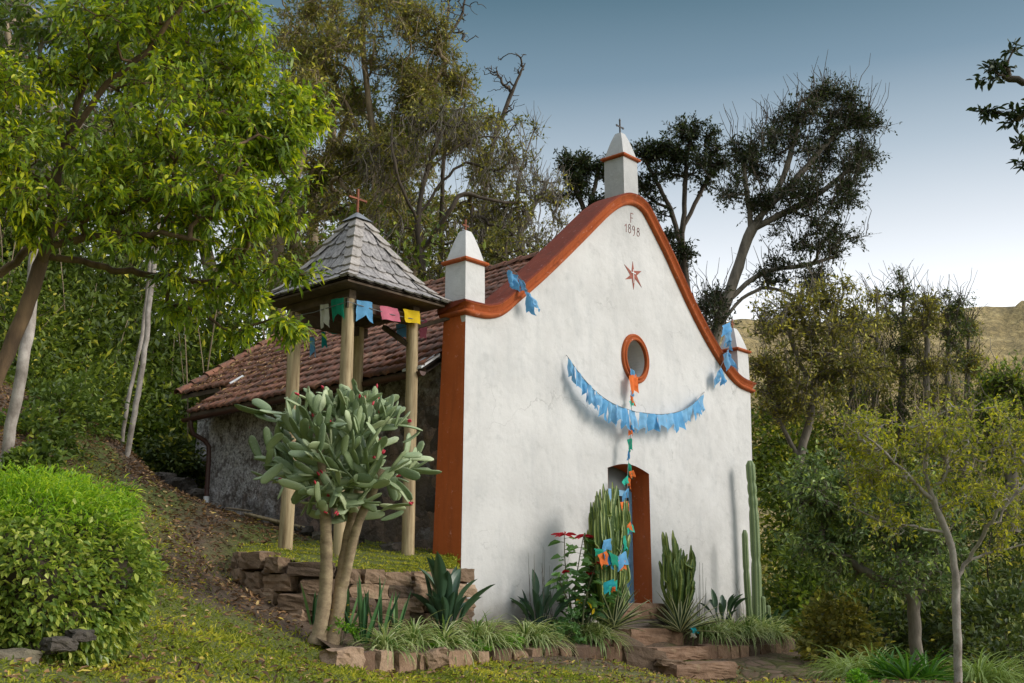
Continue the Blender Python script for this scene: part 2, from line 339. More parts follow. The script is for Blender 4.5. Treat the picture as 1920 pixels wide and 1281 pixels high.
# ------------------------------------------------------------------ mesh builder
class MB:
    def __init__(s): s.v = []; s.f4 = []; s.f3 = []; s.a4 = []; s.a3 = []; s.n = 0; s.m4 = []; s.m3 = []
    def add(s, verts, faces, val=0.0, mat=0):
        verts = np.asarray(verts, float).reshape(-1, 3)
        faces = np.asarray(faces, int)
        if len(faces):
            val = np.broadcast_to(np.asarray(val, float), (len(faces),))
            mt = np.broadcast_to(np.asarray(mat, int), (len(faces),))
            if faces.shape[1] == 4: s.f4.append(faces + s.n); s.a4.append(val); s.m4.append(mt)
            else: s.f3.append(faces + s.n); s.a3.append(val); s.m3.append(mt)
        s.v.append(verts); s.n += len(verts)
    def prisms(s, A, B, r, mat=0):
        """many thin straight twigs at once"""
        n = len(A); d = nrm(B - A); u = nrm(np.cross(d, np.array([.31, .55, .77]))); w = np.cross(d, u); R = []
        for P, k in ((A, 1.0), (B, .45)):
            for q in range(3): a = q * 2 * PI / 3; R.append(P + (u * math.cos(a) + w * math.sin(a)) * r * k)
        V = np.stack(R, 1).reshape(-1, 3); i = np.arange(n)[:, None] * 6
        s.add(V, np.concatenate([i + np.array([q, (q + 1) % 3, 3 + (q + 1) % 3, 3 + q]) for q in range(3)]), 0.0, mat)
    def poly(s, pts, val=0.0, mat=0):
        """a convex polygon as a fan"""
        pts = np.asarray(pts, float); k = len(pts)
        s.add(pts, [(0, i, i + 1) for i in range(1, k - 1)], val, mat)
    def box(s, lo, hi, val=0.0, mat=0):
        x0, y0, z0 = lo; x1, y1, z1 = hi
        s.add([(x0, y0, z0), (x1, y0, z0), (x1, y1, z0), (x0, y1, z0), (x0, y0, z1), (x1, y0, z1), (x1, y1, z1), (x0, y1, z1)], BOXF, val, mat)
    def obox(s, c, ax, ay, az, val=0.0, mat=0):
        """box with centre c and half-axes"""
        c, ax, ay, az = (np.asarray(q, float) for q in (c, ax, ay, az))
        s.add([c - ax - ay - az, c + ax - ay - az, c + ax + ay - az, c - ax + ay - az, c - ax - ay + az, c + ax - ay + az, c + ax + ay + az, c - ax + ay + az], BOXF, val, mat)
    def beam(s, a, b, w, h, up=(0, 0, 1), val=0.0, mat=0):
        a, b = np.asarray(a, float), np.asarray(b, float)
        d = nrm(b - a); sd = nrm(np.cross(d, up)); u = np.cross(sd, d)
        s.obox((a + b) / 2, (b - a) / 2, sd * w / 2, u * h / 2, val, mat)
    def tube(s, pts, rad, sides=6, val=0.0, cap=True, mat=0, shape=None):
        pts = np.asarray(pts, float); k = len(pts)
        rad = np.broadcast_to(np.asarray(rad, float), (k,))
        tg = np.gradient(pts, axis=0); tg = nrm(tg)
        ref = np.array([0.31, 0.17, 0.93]) if abs(tg[0][2]) < .9 else np.array([1.0, .2, .1])
        n0 = nrm(np.cross(tg[0], ref)); ns = [n0]
        for i in range(1, k):
            q = ns[-1] - tg[i] * (ns[-1] @ tg[i]); ns.append(nrm(q))
        ns = np.array(ns); bs = np.cross(tg, ns)
        ang = np.arange(sides) * 2 * PI / sides
        rr = np.ones(sides) if shape is None else np.asarray(shape)
        ring = (np.cos(ang) * rr)[None, :, None] * ns[:, None, :] + (np.sin(ang) * rr)[None, :, None] * bs[:, None, :]
        V = (pts[:, None, :] + ring * rad[:, None, None]).reshape(-1, 3)
        i = np.arange(k - 1)[:, None] * sides; j = np.arange(sides)[None, :]; j2 = (j + 1) % sides
        F = np.stack([i + j, i + j2, i + sides + j2, i + sides + j], -1).reshape(-1, 4)
        vv = np.asarray(val, float)
        if vv.ndim == 1 and len(vv) == sides: vv = np.tile(vv, k - 1)
        s.add(V, F, vv, mat)
        if cap:
            c0 = len(V)
            s.add(np.vstack([V[:sides], pts[:1], V[-sides:], pts[-1:]]),
                  [(q, sides, (q + 1) % sides) for q in range(sides)][0:0] or
                  [((q + 1) % sides, q, sides) for q in range(sides)] + [(sides + 1 + q, sides + 1 + (q + 1) % sides, 2 * sides + 1) for q in range(sides)], float(np.mean(vv)), mat)
    def grid(s, P, val=0.0, mat=0):
        """P: (a, b, 3) points joined into quads"""
        P = np.asarray(P, float); a, b = P.shape[:2]
        i = np.arange(a - 1)[:, None] * b; j = np.arange(b - 1)[None, :]
        F = np.stack([i + j, i + j + 1, i + b + j + 1, i + b + j], -1).reshape(-1, 4)
        s.add(P.reshape(-1, 3), F, val, mat)
    def build(s, name, mats, parent=None, smooth=False, origin=None):
        me = bpy.data.meshes.new(name)
        V = np.vstack(s.v) if s.v else np.zeros((0, 3))
        if origin is not None: V = V - np.asarray(origin, float)
        f4 = np.vstack(s.f4) if s.f4 else np.zeros((0, 4), int)
        f3 = np.vstack(s.f3) if s.f3 else np.zeros((0, 3), int)
        vals = np.concatenate(([np.concatenate(s.a4)] if s.a4 else []) + ([np.concatenate(s.a3)] if s.a3 else []))
        mi = np.concatenate(([np.concatenate(s.m4)] if s.m4 else []) + ([np.concatenate(s.m3)] if s.m3 else []))
        nf = len(f4) + len(f3); loops = np.concatenate([f4.ravel(), f3.ravel()]).astype(np.int32)
        me.vertices.add(len(V)); me.vertices.foreach_set('co', V.astype(np.float32).ravel())
        me.loops.add(len(loops)); me.loops.foreach_set('vertex_index', loops)
        starts = np.concatenate([np.arange(len(f4)) * 4, len(f4) * 4 + np.arange(len(f3)) * 3]).astype(np.int32)
        me.polygons.add(nf); me.polygons.foreach_set('loop_start', starts)
        me.polygons.foreach_set('material_index', mi.astype(np.int32))
        if smooth: me.polygons.foreach_set('use_smooth', np.ones(nf, bool))
        else: me.polygons.foreach_set('use_smooth', np.zeros(nf, bool))
        at_ = me.attributes.new('v', 'FLOAT', 'FACE'); at_.data.foreach_set('value', vals.astype(np.float32))
        me.update(calc_edges=True)
        if not isinstance(mats, (list, tuple)): mats = [mats]
        for m in mats: me.materials.append(m)
        o = bpy.data.objects.new(name, me); COL.objects.link(o)
        if origin is not None: o.location = origin
        if parent is not None:
            o.parent = parent
            if origin is None: o.matrix_parent_inverse = parent.matrix_world.inverted() if False else o.matrix_parent_inverse
        return o
BOXF = [(0, 3, 2, 1), (4, 5, 6, 7), (0, 1, 5, 4), (1, 2, 6, 5), (2, 3, 7, 6), (3, 0, 4, 7)]

def tag(o, label=None, cat=None, group=None, kind=None):
    if label: o['label'] = label
    if cat: o['category'] = cat
    if group: o['group'] = group
    if kind: o['kind'] = kind
    return o

def thing(name, label, cat, loc=(0, 0, 0), group=None):
    o = bpy.data.objects.new(name, None); COL.objects.link(o); o.location = tuple(float(q) for q in loc)
    o.empty_display_size = .2
    return tag(o, label, cat, group)

def part(mb, name, mats, root, smooth=False, label=None):
    """build a part given in world coordinates under its thing"""
    o = mb.build(name, mats, None, smooth)
    o.parent = root
    w = np.zeros(3); r = root
    while r is not None: w += np.array(r.location); r = r.parent
    o.data.transform(__import__('mathutils').Matrix.Translation(Vector(tuple(-w))))
    if label: o['label'] = label
    return o
# ------------------------------------------------------------------ terrain
TP = [  # x, y, z
    (-11.8, -11.3, -1.5), (-8.5, -8, -1.15), (-3.6, -4.6, -.92), (-6.1, -3.2, -.50), (-1.7, -2.6, -.78),
    (-3.4, -1.95, -.60), (-1.0, -1.55, -.68), (2.0, -1.35, -.73), (3.5, -1.9, -1.04), (2.7, -1.9, -.98), (4.5, -1.8, -1.02), (6.7, -1.3, -.73), (5.0, -2.2, -.93), (2.5, -3.2, -.92), (3, -5, -.84), (5, -4, -.92), (4.5, -6.5, -1.05), (6.7, -3.5, -.92),
    (9.0, -2.0, -1.0), (9, 3, -1.0), (8.3, 0, -.55), (12, 0, -1.9), (14, 5, -3.2), (20, 8, -5.5), (18, -4, -4.0), (26, 2, -7), (9, -8, -2.0), (15, -12, -4.5), (30, -12, -9), (32, 14, -10),
    (-2.9, -.5, -.27), (-4.6, -1.0, -.12), (-2.2, -.2, -.28), (-1.2, -.15, -.28), (-3.05, 1.2, .45), (-3.5, .5, .20), (-2.4, 2.3, 1.0), (-3.9, 1.0, .52),
    (-.4, 6.3, 1.75), (-.25, 4.2, 1.32), (-.2, 2.4, .95), (-1.7, 4.2, 1.7), (-2.2, 6.3, 2.75), (-1.55, 6.4, 2.68), (-1.2, 7.1, 2.9), (-.3, 7.7, 2.4), (.4, 9.3, 2.3),
    (-4.8, 3.5, 1.75), (-3.2, 6.2, 3.0), (-6.2, .8, .75), (-7.3, -2.3, -.22), (-8.6, -3.9, -.30), (-10.0, -.8, .6), (-9, 3.5, 2.4), (-13, -6, -.3), (-15, 2, 3),
    (0, 13, 4.6), (-3.5, 12, 6.0), (-8, 9, 5.2), (-5, 18, 10), (-14, 12, 8.5), (4, 12, 2.8), (4, 18, 4.0), (3, 24, 8), (8, 9, .6), (10, 16, .8), (9, 26, 3), (16, 18, -3), (20, 28, -4), (-10, 26, 17), (-2, 30, 14), (-22, 20, 18), (-25, 5, 9),
    (1.5, 4, .9), (4, 4, .3), (6, 4, -.3), (4, .2, -.3), (1, .3, -.1), (0, -.3, -.2), (4, -.5, -.45),
]
TP = np.array(TP, float)
def _phi(r): return np.where(r > 0, r * r * np.log(np.maximum(r, 1e-9)), 0.0)
_n = len(TP)
_A = _phi(np.linalg.norm(TP[:, None, :2] - TP[None, :, :2], axis=2)) + np.eye(_n) * .04
_Pm = np.hstack([np.ones((_n, 1)), TP[:, :2]])
_S = np.linalg.solve(np.block([[_A, _Pm], [_Pm.T, np.zeros((3, 3))]]), np.concatenate([TP[:, 2], np.zeros(3)]))
def ground_z(x, y):
    x = np.asarray(x, float); y = np.asarray(y, float); sh = np.broadcast(x, y).shape
    X = np.broadcast_to(x, sh).ravel(); Y = np.broadcast_to(y, sh).ravel()
    cx, cy = np.clip(X, -26, 33), np.clip(Y, -13, 31)
    r = np.sqrt((cx[:, None] - TP[None, :, 0]) ** 2 + (cy[:, None] - TP[None, :, 1]) ** 2)
    z = _phi(r) @ _S[:_n] + _S[_n] + _S[_n + 1] * cx + _S[_n + 2] * cy
    z = z + (Y - cy).clip(0) * .35 * (1 - ((X - 2) / 20).clip(0, 1)) - (Y - cy).clip(0) * .12 * ((X - 2) / 20).clip(0, 1) - (X - cx).clip(0) * .15 + (cx - X).clip(0) * .25
    return z.reshape(sh) if sh else float(z[0])
def gz(x, y): return float(ground_z(np.array([x]), np.array([y]))[0])
def to_ground(px, py, D0=3.0, D1=60.0):
    """where the sight line of that place of the photograph meets the ground"""
    Ds = np.linspace(D0, D1, 700); d = ray(px, py); d = d / (d @ FWD)
    P = CAM + Ds[:, None] * d
    below = P[:, 2] < ground_z(P[:, 0], P[:, 1])
    k = int(np.argmax(below)) if below.any() else len(Ds) - 1
    return P[k]

def build_ground():
    def axis(lo, hi, step, far):
        a = list(np.arange(lo, hi + 1e-6, step)); g = step
        l, r = [lo], [hi]
        while r[-1] < far: g *= 1.25; l.append(l[-1] - g); r.append(r[-1] + g)
        return np.array(l[:0:-1] + a + r[1:])
    xs = axis(-10, 9, .14, 420); ys = axis(-7, 9, .14, 420)
    X, Y = np.meshgrid(xs, ys, indexing='ij')
    Z = ground_z(X, Y)
    bumps = np.array([noise.noise((x * .8, y * .8, .3)) * .05 + noise.noise((x * 2.6, y * 2.6, 4.3)) * .03 + noise.noise((x * 6, y * 6, 2.)) * .014 for x, y in zip(X.ravel(), Y.ravel())]).reshape(X.shape)
    Z = Z + bumps
    P = np.stack([X, Y, Z], -1)
    mb = MB(); mb.grid(P); o = mb.build('ground', M['ground'], smooth=True)
    o['kind'] = 'structure'
    # where grass grows and where the cobbles show
    Xv, Yv = X.ravel(), Y.ravel()
    g, c = ground_cover(Xv, Yv)
    me = o.data
    for nm, a in (('grass', g), ('cobble', c)):
        t = me.attributes.new(nm, 'FLOAT', 'POINT'); t.data.foreach_set('value', a.astype(np.float32))
    return o

def sstep(a, b, x): t = np.clip((x - a) / (b - a), 0, 1); return t * t * (3 - 2 * t)
def seg_dist(x, y, pl):
    d = np.full(x.shape, 1e9)
    for (ax, ay), (bx, by) in zip(pl[:-1], pl[1:]):
        vx, vy = bx - ax, by - ay; L = vx * vx + vy * vy
        t = np.clip(((x - ax) * vx + (y - ay) * vy) / L, 0, 1)
        d = np.minimum(d, np.hypot(x - ax - t * vx, y - ay - t * vy))
    return d
PATHLINE = [(-4.2, -.2), (-3.6, .9), (-3.1, 1.9), (-1.5, 3.6), (-.9, 6.5), (-.4, 8.6)]
def ground_cover(x, y):
    lawn = sstep(.3, -.9, y + .22 * (x + 5)) * sstep(3.5, -.5, x)
    up = .95 * sstep(.36, .62, np.array([noise.noise((a * .55, b * .55, 7.7)) * .5 + .5 for a, b in zip(x, y)]))
    strip = np.exp(-(seg_dist(x, y, [(-5.4, .3), (-4.6, 2.0), (-3.4, 4.0), (-2.2, 6.0)]) / .5) ** 2)
    g = np.maximum(np.maximum(lawn, up), strip * .95)
    p = np.exp(-(seg_dist(x, y, PATHLINE) / .62) ** 2)
    g = g * (1 - .7 * p * (1 - lawn * .6))
    g = np.where(y > 8, .45, g)
    c = sstep(-1.0, 2.2, x) * sstep(-.9, -1.4, y) * sstep(-7, -4, y)
    return g, c

# ------------------------------------------------------------------ the chapel
GABLE_PX = [(874, 589), (900, 595), (914, 597), (935, 594), (952, 583), (969, 567), (1011, 531), (1053, 491), (1095, 449), (1137, 406), (1150, 395.5), (1162, 388),
            (1171, 384.5), (1179, 383.3), (1188, 385.5), (1196, 390), (1203, 397), (1209, 406), (1226, 440), (1247, 482), (1268, 529), (1289, 575), (1310, 617), (1331, 655), (1352, 688), (1369, 711), (1386, 727), (1407, 736)]
GP = np.array([on_y(a, b, 0.0)[[0, 2]] for a, b in GABLE_PX])
def catmull(P, k):
    P = np.asarray(P, float); Q = np.vstack([2 * P[0] - P[1], P, 2 * P[-1] - P[-2]]); out = []
    for i in range(1, len(Q) - 2):
        p0, p1, p2, p3 = Q[i - 1:i + 3]
        for t in np.arange(k) / k:
            out.append(.5 * ((2 * p1) + (-p0 + p2) * t + (2 * p0 - 5 * p1 + 4 * p2 - p3) * t * t + (-p0 + 3 * p1 - 3 * p2 + p3) * t ** 3))
    out.append(P[-1]); return np.array(out)
for _ in range(1):  # hand-made but fair: ease the traced points
    GP[1:-1] = GP[1:-1] * .8 + (GP[:-2] + GP[2:]) * .1
GC = catmull(GP, 4)
GC[0, 0] = 0.0
GT = nrm(np.gradient(GC, axis=0)); GN = np.stack([-GT[:, 1], GT[:, 0]], 1)
GN[0] = (0, 1); GN[-1] = (0, 1)
XR = GC[-1, 0]
OC = np.array([4.18, 4.22]); ORAD = .30
DX0, DX1, DZ0 = 3.35, 4.51, .155
def door_arch():
    t = np.linspace(0, 1, 13)
    return np.stack([DX1 + (DX0 - DX1) * t, 2.29 + .11 * np.sin(PI * t)], 1)
def wall_left(z): return -.055 + (z + .1) * .0128
def wall_right(z): return XR - (4.18 - z) * .042
def wall_back(z): return .42 + .033 * (4.3 - z)

def make_chapel():
    root = thing('chapel', 'small white chapel with orange cornice, red tiled roof and three white pinnacles', 'chapel', (0, 0, 0))
    # ---- front wall
    outer = [(wall_left(-.9), -.9), (wall_right(-1.2), -1.2)]
    zz = np.linspace(-.9, GC[-1, 1], 8)[1:]
    right = [(wall_right(z), z) for z in zz]
    top = [(p[0], p[1]) for p in (GC + GN * .16)[::-1]]
    leftz = np.linspace(GC[0, 1], -.9, 8)[:-1]
    left = [(wall_left(z), z) for z in leftz]
    outer = outer + right + top + left
    circ = [(OC[0] + ORAD * math.cos(a), OC[1] + ORAD * 1.12 * math.sin(a)) for a in np.linspace(0, 2 * PI, 41)[:-1]]
    arch = door_arch()
    door = [(DX0, -.02), (DX1, -.02)] + [tuple(p) for p in arch]
    bm = bmesh.new(); loops = []
    for lp in (outer, circ, door):
        vs = [bm.verts.new((x, 0, z)) for x, z in lp]
        loops.append(vs)
        for a, b in zip(vs, vs[1:] + vs[:1]): bm.edges.new((a, b))
    bmesh.ops.triangle_fill(bm, use_beauty=True, edges=bm.edges[:], normal=(0, -1, 0))
    bmesh.ops.recalc_face_normals(bm, faces=bm.faces[:])
    mb = MB(); bm.verts.index_update()
    V = np.array([v.co[:] for v in bm.verts]); F = [[v.index for v in f.verts] for f in bm.faces]
    F3 = [f for f in F if len(f) == 3]
    bm.free()
    Vb = V.copy(); Vb[:, 1] = wall_back(Vb[:, 2])
    mb.add(V, F3); mb.add(Vb, [f[::-1] for f in F3])
    def side(lp, skip=lambda a, b: False):
        for a, b in zip(lp, lp[1:] + lp[:1]):
            if skip(a, b): continue
            mb.add([(a[0], 0, a[1]), (b[0], 0, b[1]), (b[0], wall_back(b[1]), b[1]), (a[0], wall_back(a[1]), a[1])], [(0, 1, 2, 3)])
    side(outer, lambda a, b: a[0] < .2 and b[0] < .2 and a[1] < 4.3 and b[1] < 4.3)
    side(circ)
    part(mb, 'facade', M['plaster'], root)
    # ---- orange flank
    mb = MB(); zs = np.linspace(-.9, GC[0, 1] + .02, 9)
    P = np.array([[(wall_left(z) - .002, .003, z), (wall_left(z) - .012, wall_back(z) + .01, z), (.25, wall_back(z) + .012, z)] for z in zs])
    mb.grid(P); part(mb, 'pilaster', M['pilaster'], root)
    # ---- cornice moulding
    prof = [(-.012, -.01), (-.01, .03), (.006, .06), (.028, .076), (.05, .07), (.064, .05), (.069, .034), (.079, .03), (.09, .038), (.108, .045), (.132, .057), (.152, .076), (.162, .086), (.17, .086), (.17, -.02)]
    mb = MB(); rings = []
    def ring(p, n, f): return [p + n * a + f * b for a, b in prof]
    c0 = np.array([GC[0, 0], 0, GC[0, 1]]); c1 = np.array([XR, 0, GC[-1, 1]])
    up = np.array([0, 0, 1.0])
    rings.append(ring(c0 + np.array([0, .47, 0]), up, np.array([-1.0, 0, 0])))
    rings.append(ring(c0, up, np.array([-1.0, -1.0, 0])))
    for p, n in zip(GC[1:-1], GN[1:-1]): rings.append(ring(np.array([p[0], 0, p[1]]), np.array([n[0], 0, n[1]]), np.array([0, -1.0, 0])))
    rings.append(ring(c1, up, np.array([1.0, -1.0, 0])))
    rings.append(ring(c1 + np.array([0, .47, 0]), up, np.array([1.0, 0, 0])))
    rings = np.array(rings); wob = np.array([[noise.noise((p[0] * 2.3, p[2] * 2.3, j * .35)) * .007 + noise.noise((p[0] * 9, p[2] * 9, j * .5)) * .003 for j, p in enumerate(r)] for r in rings]); rings = rings + wob[:, :, None] * np.array([.5, -.8, 1.0])
    mb.grid(np.array(rings)); mb.poly(rings[0]); mb.poly(rings[-1])
    part(mb, 'cornice', M['orange'], root, True)
    # ---- red coping on top of the gable wall
    mb = MB(); pr2 = [(.17, .089), (.19, .089), (.198, .07), (.198, -.45), (.19, -.48), (.05, -.48), (.05, -.445)]
    rr = []
    G2 = np.vstack([[GC[0, 0] - .1, GC[0, 1]], GC, [XR + .1, GC[-1, 1]]]); N2 = np.vstack([[0, 1], GN, [0, 1]])
    for p, n in zip(G2, N2): rr.append([np.array([p[0] + n[0] * a, -b, p[1] + n[1] * a]) for a, b in pr2])
    mb.grid(np.array(rr)[:, ::-1]); mb.poly(rr[0]); mb.poly(rr[-1][::-1])
    part(mb, 'coping', M['redtop'], root)
    # ---- three pinnacles
    def pinnacle(x, z0, s, hs, hb, ho, mat_cross, serif, label, ch=.24):
        y = .005; mb = MB(); c = np.array([x, y + s / 2, z0])
        def sq(z, h, flare=0): return [c + np.array([sx * h, sy * h, z]) for sx, sy in ((-1, -1), (1, -1), (1, 1), (-1, 1))]
        lv = [(-.3, s / 2), (hs * .5, s / 2 * .985), (hs, s / 2 * .97)]
        t = np.linspace(0, 1, 7)
        lv += [(hs + hb * .5 + ho * q, s / 2 * (.97 - .62 * q ** 1.12 - .06 * q ** 6)) for q in t]
        R = np.array([sq(z, h) for z, h in lv])
        for k in range(4):
            k2 = (k + 1) % 4
            mb.grid(np.stack([R[:, k], R[:, k2]], 1)[:, ::1])
        mb.poly(R[-1])
        p = part(mb, 'pinnacle', M['plaster'], root, False, label)
        mb = MB()
        pf = [(hs, s / 2 * .9), (hs + .004, s / 2 + .022), (hs + .02, s / 2 + .043), (hs + .04, s / 2 + .046), (hs + .058, s / 2 + .036), (hs + hb, s / 2 * .93)]
        R = np.array([sq(z, h) for z, h in pf])
        for k in range(4): mb.grid(np.stack([R[:, k], R[:, (k + 1) % 4]], 1))
        b = part(mb, 'band', M['orange'], p)
        mb = MB(); zt = hs + hb * .5 + ho
        o = c + np.array([0, 0, zt - .02])
        w = .011
        mb.box(o + (-w, -w, 0), o + (w, w, ch + .02)); zc = ch * .6
        hw = ch * .34
        mb.box(o + (-hw, -w * .8, zc - w), o + (hw, w * .8, zc + w))
        if serif:
            q = .022
            for dx, dz, hor in ((-hw, zc, 0), (hw, zc, 0), (0, ch + .02, 1)):
                if hor: mb.box(o + (dx - q, -w * .7, dz - .008), o + (dx + q, w * .7, dz + .008)); mb.box(o + (dx - .006, -w * .7, dz), o + (dx + .006, w * .7, dz + .03))
                else:
                    mb.box(o + (dx - .008, -w * .7, dz - q), o + (dx + .008, w * .7, dz + q)); sg = 1 if dx > 0 else -1
                    mb.box(o + (min(dx, dx + sg * .03), -w * .7, dz - .006), o + (max(dx, dx + sg * .03), w * .7, dz + .006))
        part(mb, 'cross', mat_cross, p)
    pinnacle(.205, GC[0, 1] + .19, .42, .615, .07, .50, M['rust'], False, 'white pinnacle on the left shoulder of the gable', .19)
    pinnacle(4.205, 7.19, .43, .66, .075, .50, M['iron'], True, 'grey stained pinnacle on the top of the gable', .27)
    pinnacle(XR - .205, GC[-1, 1] + .19, .42, .58, .075, .46, M['rust'], False, 'white pinnacle on the right shoulder of the gable', .2)
    # ---- round window
    mb = MB(); R = []
    pr = [(.298, .012), (.285, -.03), (.29, -.052), (.31, -.058), (.325, -.045), (.33, -.028), (.34, -.026), (.352, -.04), (.37, -.045), (.388, -.03), (.393, .004)]
    for a in np.linspace(0, 2 * PI, 49): R.append([(OC[0] + r * math.cos(a), y, OC[1] + r * 1.10 * math.sin(a)) for r, y in pr])
    mb.grid(np.array(R)); w = part(mb, 'oculus', M['orange'], root, True)
    mb = MB(); a = np.linspace(0, 2 * PI, 33)[:-1]
    mb.poly([(OC[0] + .34 * math.cos(q), .405, OC[1] + .36 * math.sin(q)) for q in a]); part(mb, 'pane', M['darkroom'], w)
    mb = MB()
    mb.box((OC[0] + .03, .375, OC[1] - .33), (OC[0] + .055, .4, OC[1] + .33)); mb.box((OC[0] - .06, .33, OC[1] - .21), (OC[0] - .052, .34, OC[1] - .12)); mb.box((OC[0] + .12, .33, OC[1] - .24), (OC[0] + .128, .34, OC[1] - .15))
    part(mb, 'glazing_bar', M['iron'], w)
    # ---- doorway
    mb = MB(); lp = [(DX1, DZ0 - .18)] + [tuple(p) for p in arch] + [(DX0, DZ0 - .18)]
    pts = np.array(lp)
    ctr = np.array([(DX0 + DX1) / 2, 1.2])
    sh = lambda P, k: P - nrm(P - ctr) * k
    rv = np.array([[(p[0], -.003, p[1]), (p[0], .2, p[1]), (p[0], .45, p[1])] for p in sh(pts, .004)])
    mb.grid(rv); part(mb, 'door_reveal', M['pilaster'], root)
    dr = MB(); yb = .38
    dr.box((DX0 + .004, yb, DZ0), (DX1 - .004, yb + .05, 2.02), 0, 0)
    d = part(dr, 'door', M['bluedoor'], root)
    mb = MB()  # stiles, rails and raised panels of the two leaves
    for x0, x1 in ((DX0 + .01, 3.925), (3.935, DX1 - .01)):
        for a, b in ((x0, x0 + .085), (x1 - .085, x1)): mb.box((a, yb - .022, DZ0 + .01), (b, yb - .002, 2.0))
        for a, b in ((DZ0 + .01, DZ0 + .14), (.80, .90), (1.28, 1.37), (1.92, 2.0)): mb.box((x0 + .088, yb - .02, a), (x1 - .088, yb - .002, b))
        for a, b in ((DZ0 + .19, .75), (.94, 1.24)): mb.box((x0 + .12, yb - .014, a), (x1 - .12, yb - .002, b), .4)
    part(mb, 'door_panel', M['bluedoor'], d)
    for x0, x1 in ((DX0 + .01, 3.925), (3.935, DX1 - .01)):
        mb = MB(); mb.box((x0 + .09, yb - .012, 1.375), (x1 - .09, yb - .004, 1.915)); part(mb, 'window', M['glass'], d)
    mb = MB(); mb.box((3.925, yb - .03, DZ0 + .01), (3.937, yb - .001, 2.0)); part(mb, 'door_gap', M['iron'], d)
    for x, z, w_, h_, mt in ((4.22, 1.50, .13, .2, 'white'), (4.20, 1.74, .1, .15, 'white')):
        mb = MB(); mb.box((x, yb - .02, z - h_ / 2), (x + w_, yb - .014, z + h_ / 2)); p = part(mb, 'paper_notice', M[mt], d)
        mb = MB(); mb.box((x + .015, yb - .024, z - h_ * .1), (x + w_ - .015, yb - .021, z + h_ * .4)); part(mb, 'printed_picture', M['c_orange'] if z < 1.6 else M['letter'], p)
    mb = MB(); mb.box((DX0 + .004, yb + .0, 2.02), (DX1 - .004, yb + .04, 2.42)); part(mb, 'transom', M['greydoor'], root)
    mb = MB(); mb.box((4.0, yb - .05, 1.16), (4.03, yb - .02, 1.2)); mb.tube([(4.015, yb - .045, 1.18), (4.1, yb - .05, 1.18)], .01, 6); part(mb, 'handle', M['iron'], d)
    # ---- letters F and 1898, thin raised strokes
    mb = MB()
    def stroke(pts, w=.011):
        P = [on_y(1100 + a / 6.74, 370 + b / 6.74, 0) for a, b in pts]
        for a, b in zip(P[:-1], P[1:]):
            d = nrm(b - a); mb.obox((a + b) / 2 + (0, -.001, 0), (b - a) / 2 + d * w * .35, (0, .004, 0), np.cross(d, (0, 1, 0)) * w / 2)
    def loop(cx, cy, rx, ry, sk=.12, n=14): return [(cx + rx * math.cos(t) , cy + ry * math.sin(t) + sk * rx * math.cos(t) * 1.5) for t in np.linspace(0, 2 * PI, n)]
    stroke([(555, 318), (557, 200)]); stroke([(555, 200), (586, 212)]); stroke([(556, 258), (579, 265)])
    stroke([(481, 362), (499, 338), (499, 436)])
    stroke(loop(540, 366, 12, 24)); stroke(loop(542, 420, 16, 31))
    stroke(loop(591, 390, 13, 26)); stroke([(604, 394), (606, 440), (600, 472), (590, 484)])
    stroke(loop(650, 413, 12, 24)); stroke(loop(650, 463, 16, 30))
    part(mb, 'inscription', M['letter'], root)
    # ---- painted star with a small pale cross
    tips = [(580, 810), (597, 930), (690, 935), (630, 990), (693, 1140), (610, 1030), (590, 1168), (570, 1030), (485, 1038), (548, 985), (473, 848), (565, 940)]
    T = np.array([on_y(1100 + a / 6.74, 370 + b / 6.74, 0) for a, b in tips]); c = T.mean(0)
    mb = MB(); f = np.array([0, -.006, 0])
    mb.add(np.vstack([T + f, [c + f * 1.5]]), [(i, (i + 1) % 12, 12) for i in range(12)])
    mb.add(np.vstack([T + f, T]), [(i, (i + 1) % 12, 12 + (i + 1) % 12, 12 + i) for i in range(12)])
    st = part(mb, 'star', M['starred'], root)
    mb = MB(); w = .008
    A, B = on_y(1100 + 583 / 6.74, 370 + 915 / 6.74, 0), on_y(1100 + 590 / 6.74, 370 + 1085 / 6.74, 0)
    C, D = on_y(1100 + 556 / 6.74, 370 + 945 / 6.74, 0), on_y(1100 + 612 / 6.74, 370 + 971 / 6.74, 0)
    mb.obox((A + B) / 2 + (0, -.0125, 0), (B - A) / 2, (0, .003, 0), (w, 0, 0)); mb.obox((C + D) / 2 + (0, -.0145, 0), (D - C) / 2, (0, .003, 0), (0, 0, w))
    part(mb, 'inlaid_cross', M['white'], st)
    # ---- nave walls
    KR = .668; EX, EZ = -.36, 3.42; RX = 4.03; RZ = EZ + KR * (RX - EX)
    roofz = lambda x: EZ + KR * (x - EX)
    mb = MB(); zt = roofz(.06) - .10
    def wall(p, q, zb0, zb1, zt_, n=24, m=14):
        P = []
        for i in range(n + 1):
            t = i / n; x = p[0] + (q[0] - p[0]) * t; y = p[1] + (q[1] - p[1]) * t; row = []
            zb = zb0 + (zb1 - zb0) * t; nx, ny = -(q[1] - p[1]), (q[0] - p[0]); L = math.hypot(nx, ny)
            for j in range(m + 1):
                z = zb + (zt_ - zb) * j / m; k = noise.noise((x * 1.3, y * 1.3, z * 1.3)) * .03 + noise.noise((x * 4, y * 4, z * 4)) * .018
                row.append((x + nx / L * k, y + ny / L * k, z))
            P.append(row)
        mb.grid(np.array(P))
    wall((.06, .40), (.06, 6.3), -.2, 1.0, zt); wall((.06, 6.3), (1.0, 6.3), 1.0, 1.0, zt)
    wall((1.0, 6.3), (1.0, 8.1), .8, 1.4, roofz(1.0) - .1); wall((1.0, 8.1), (7.1, 8.1), 1.2, -.5, roofz(1.0) - .1)
    wall((8.0, 8.1), (7.9, .40), -1.3, -1.3, zt)
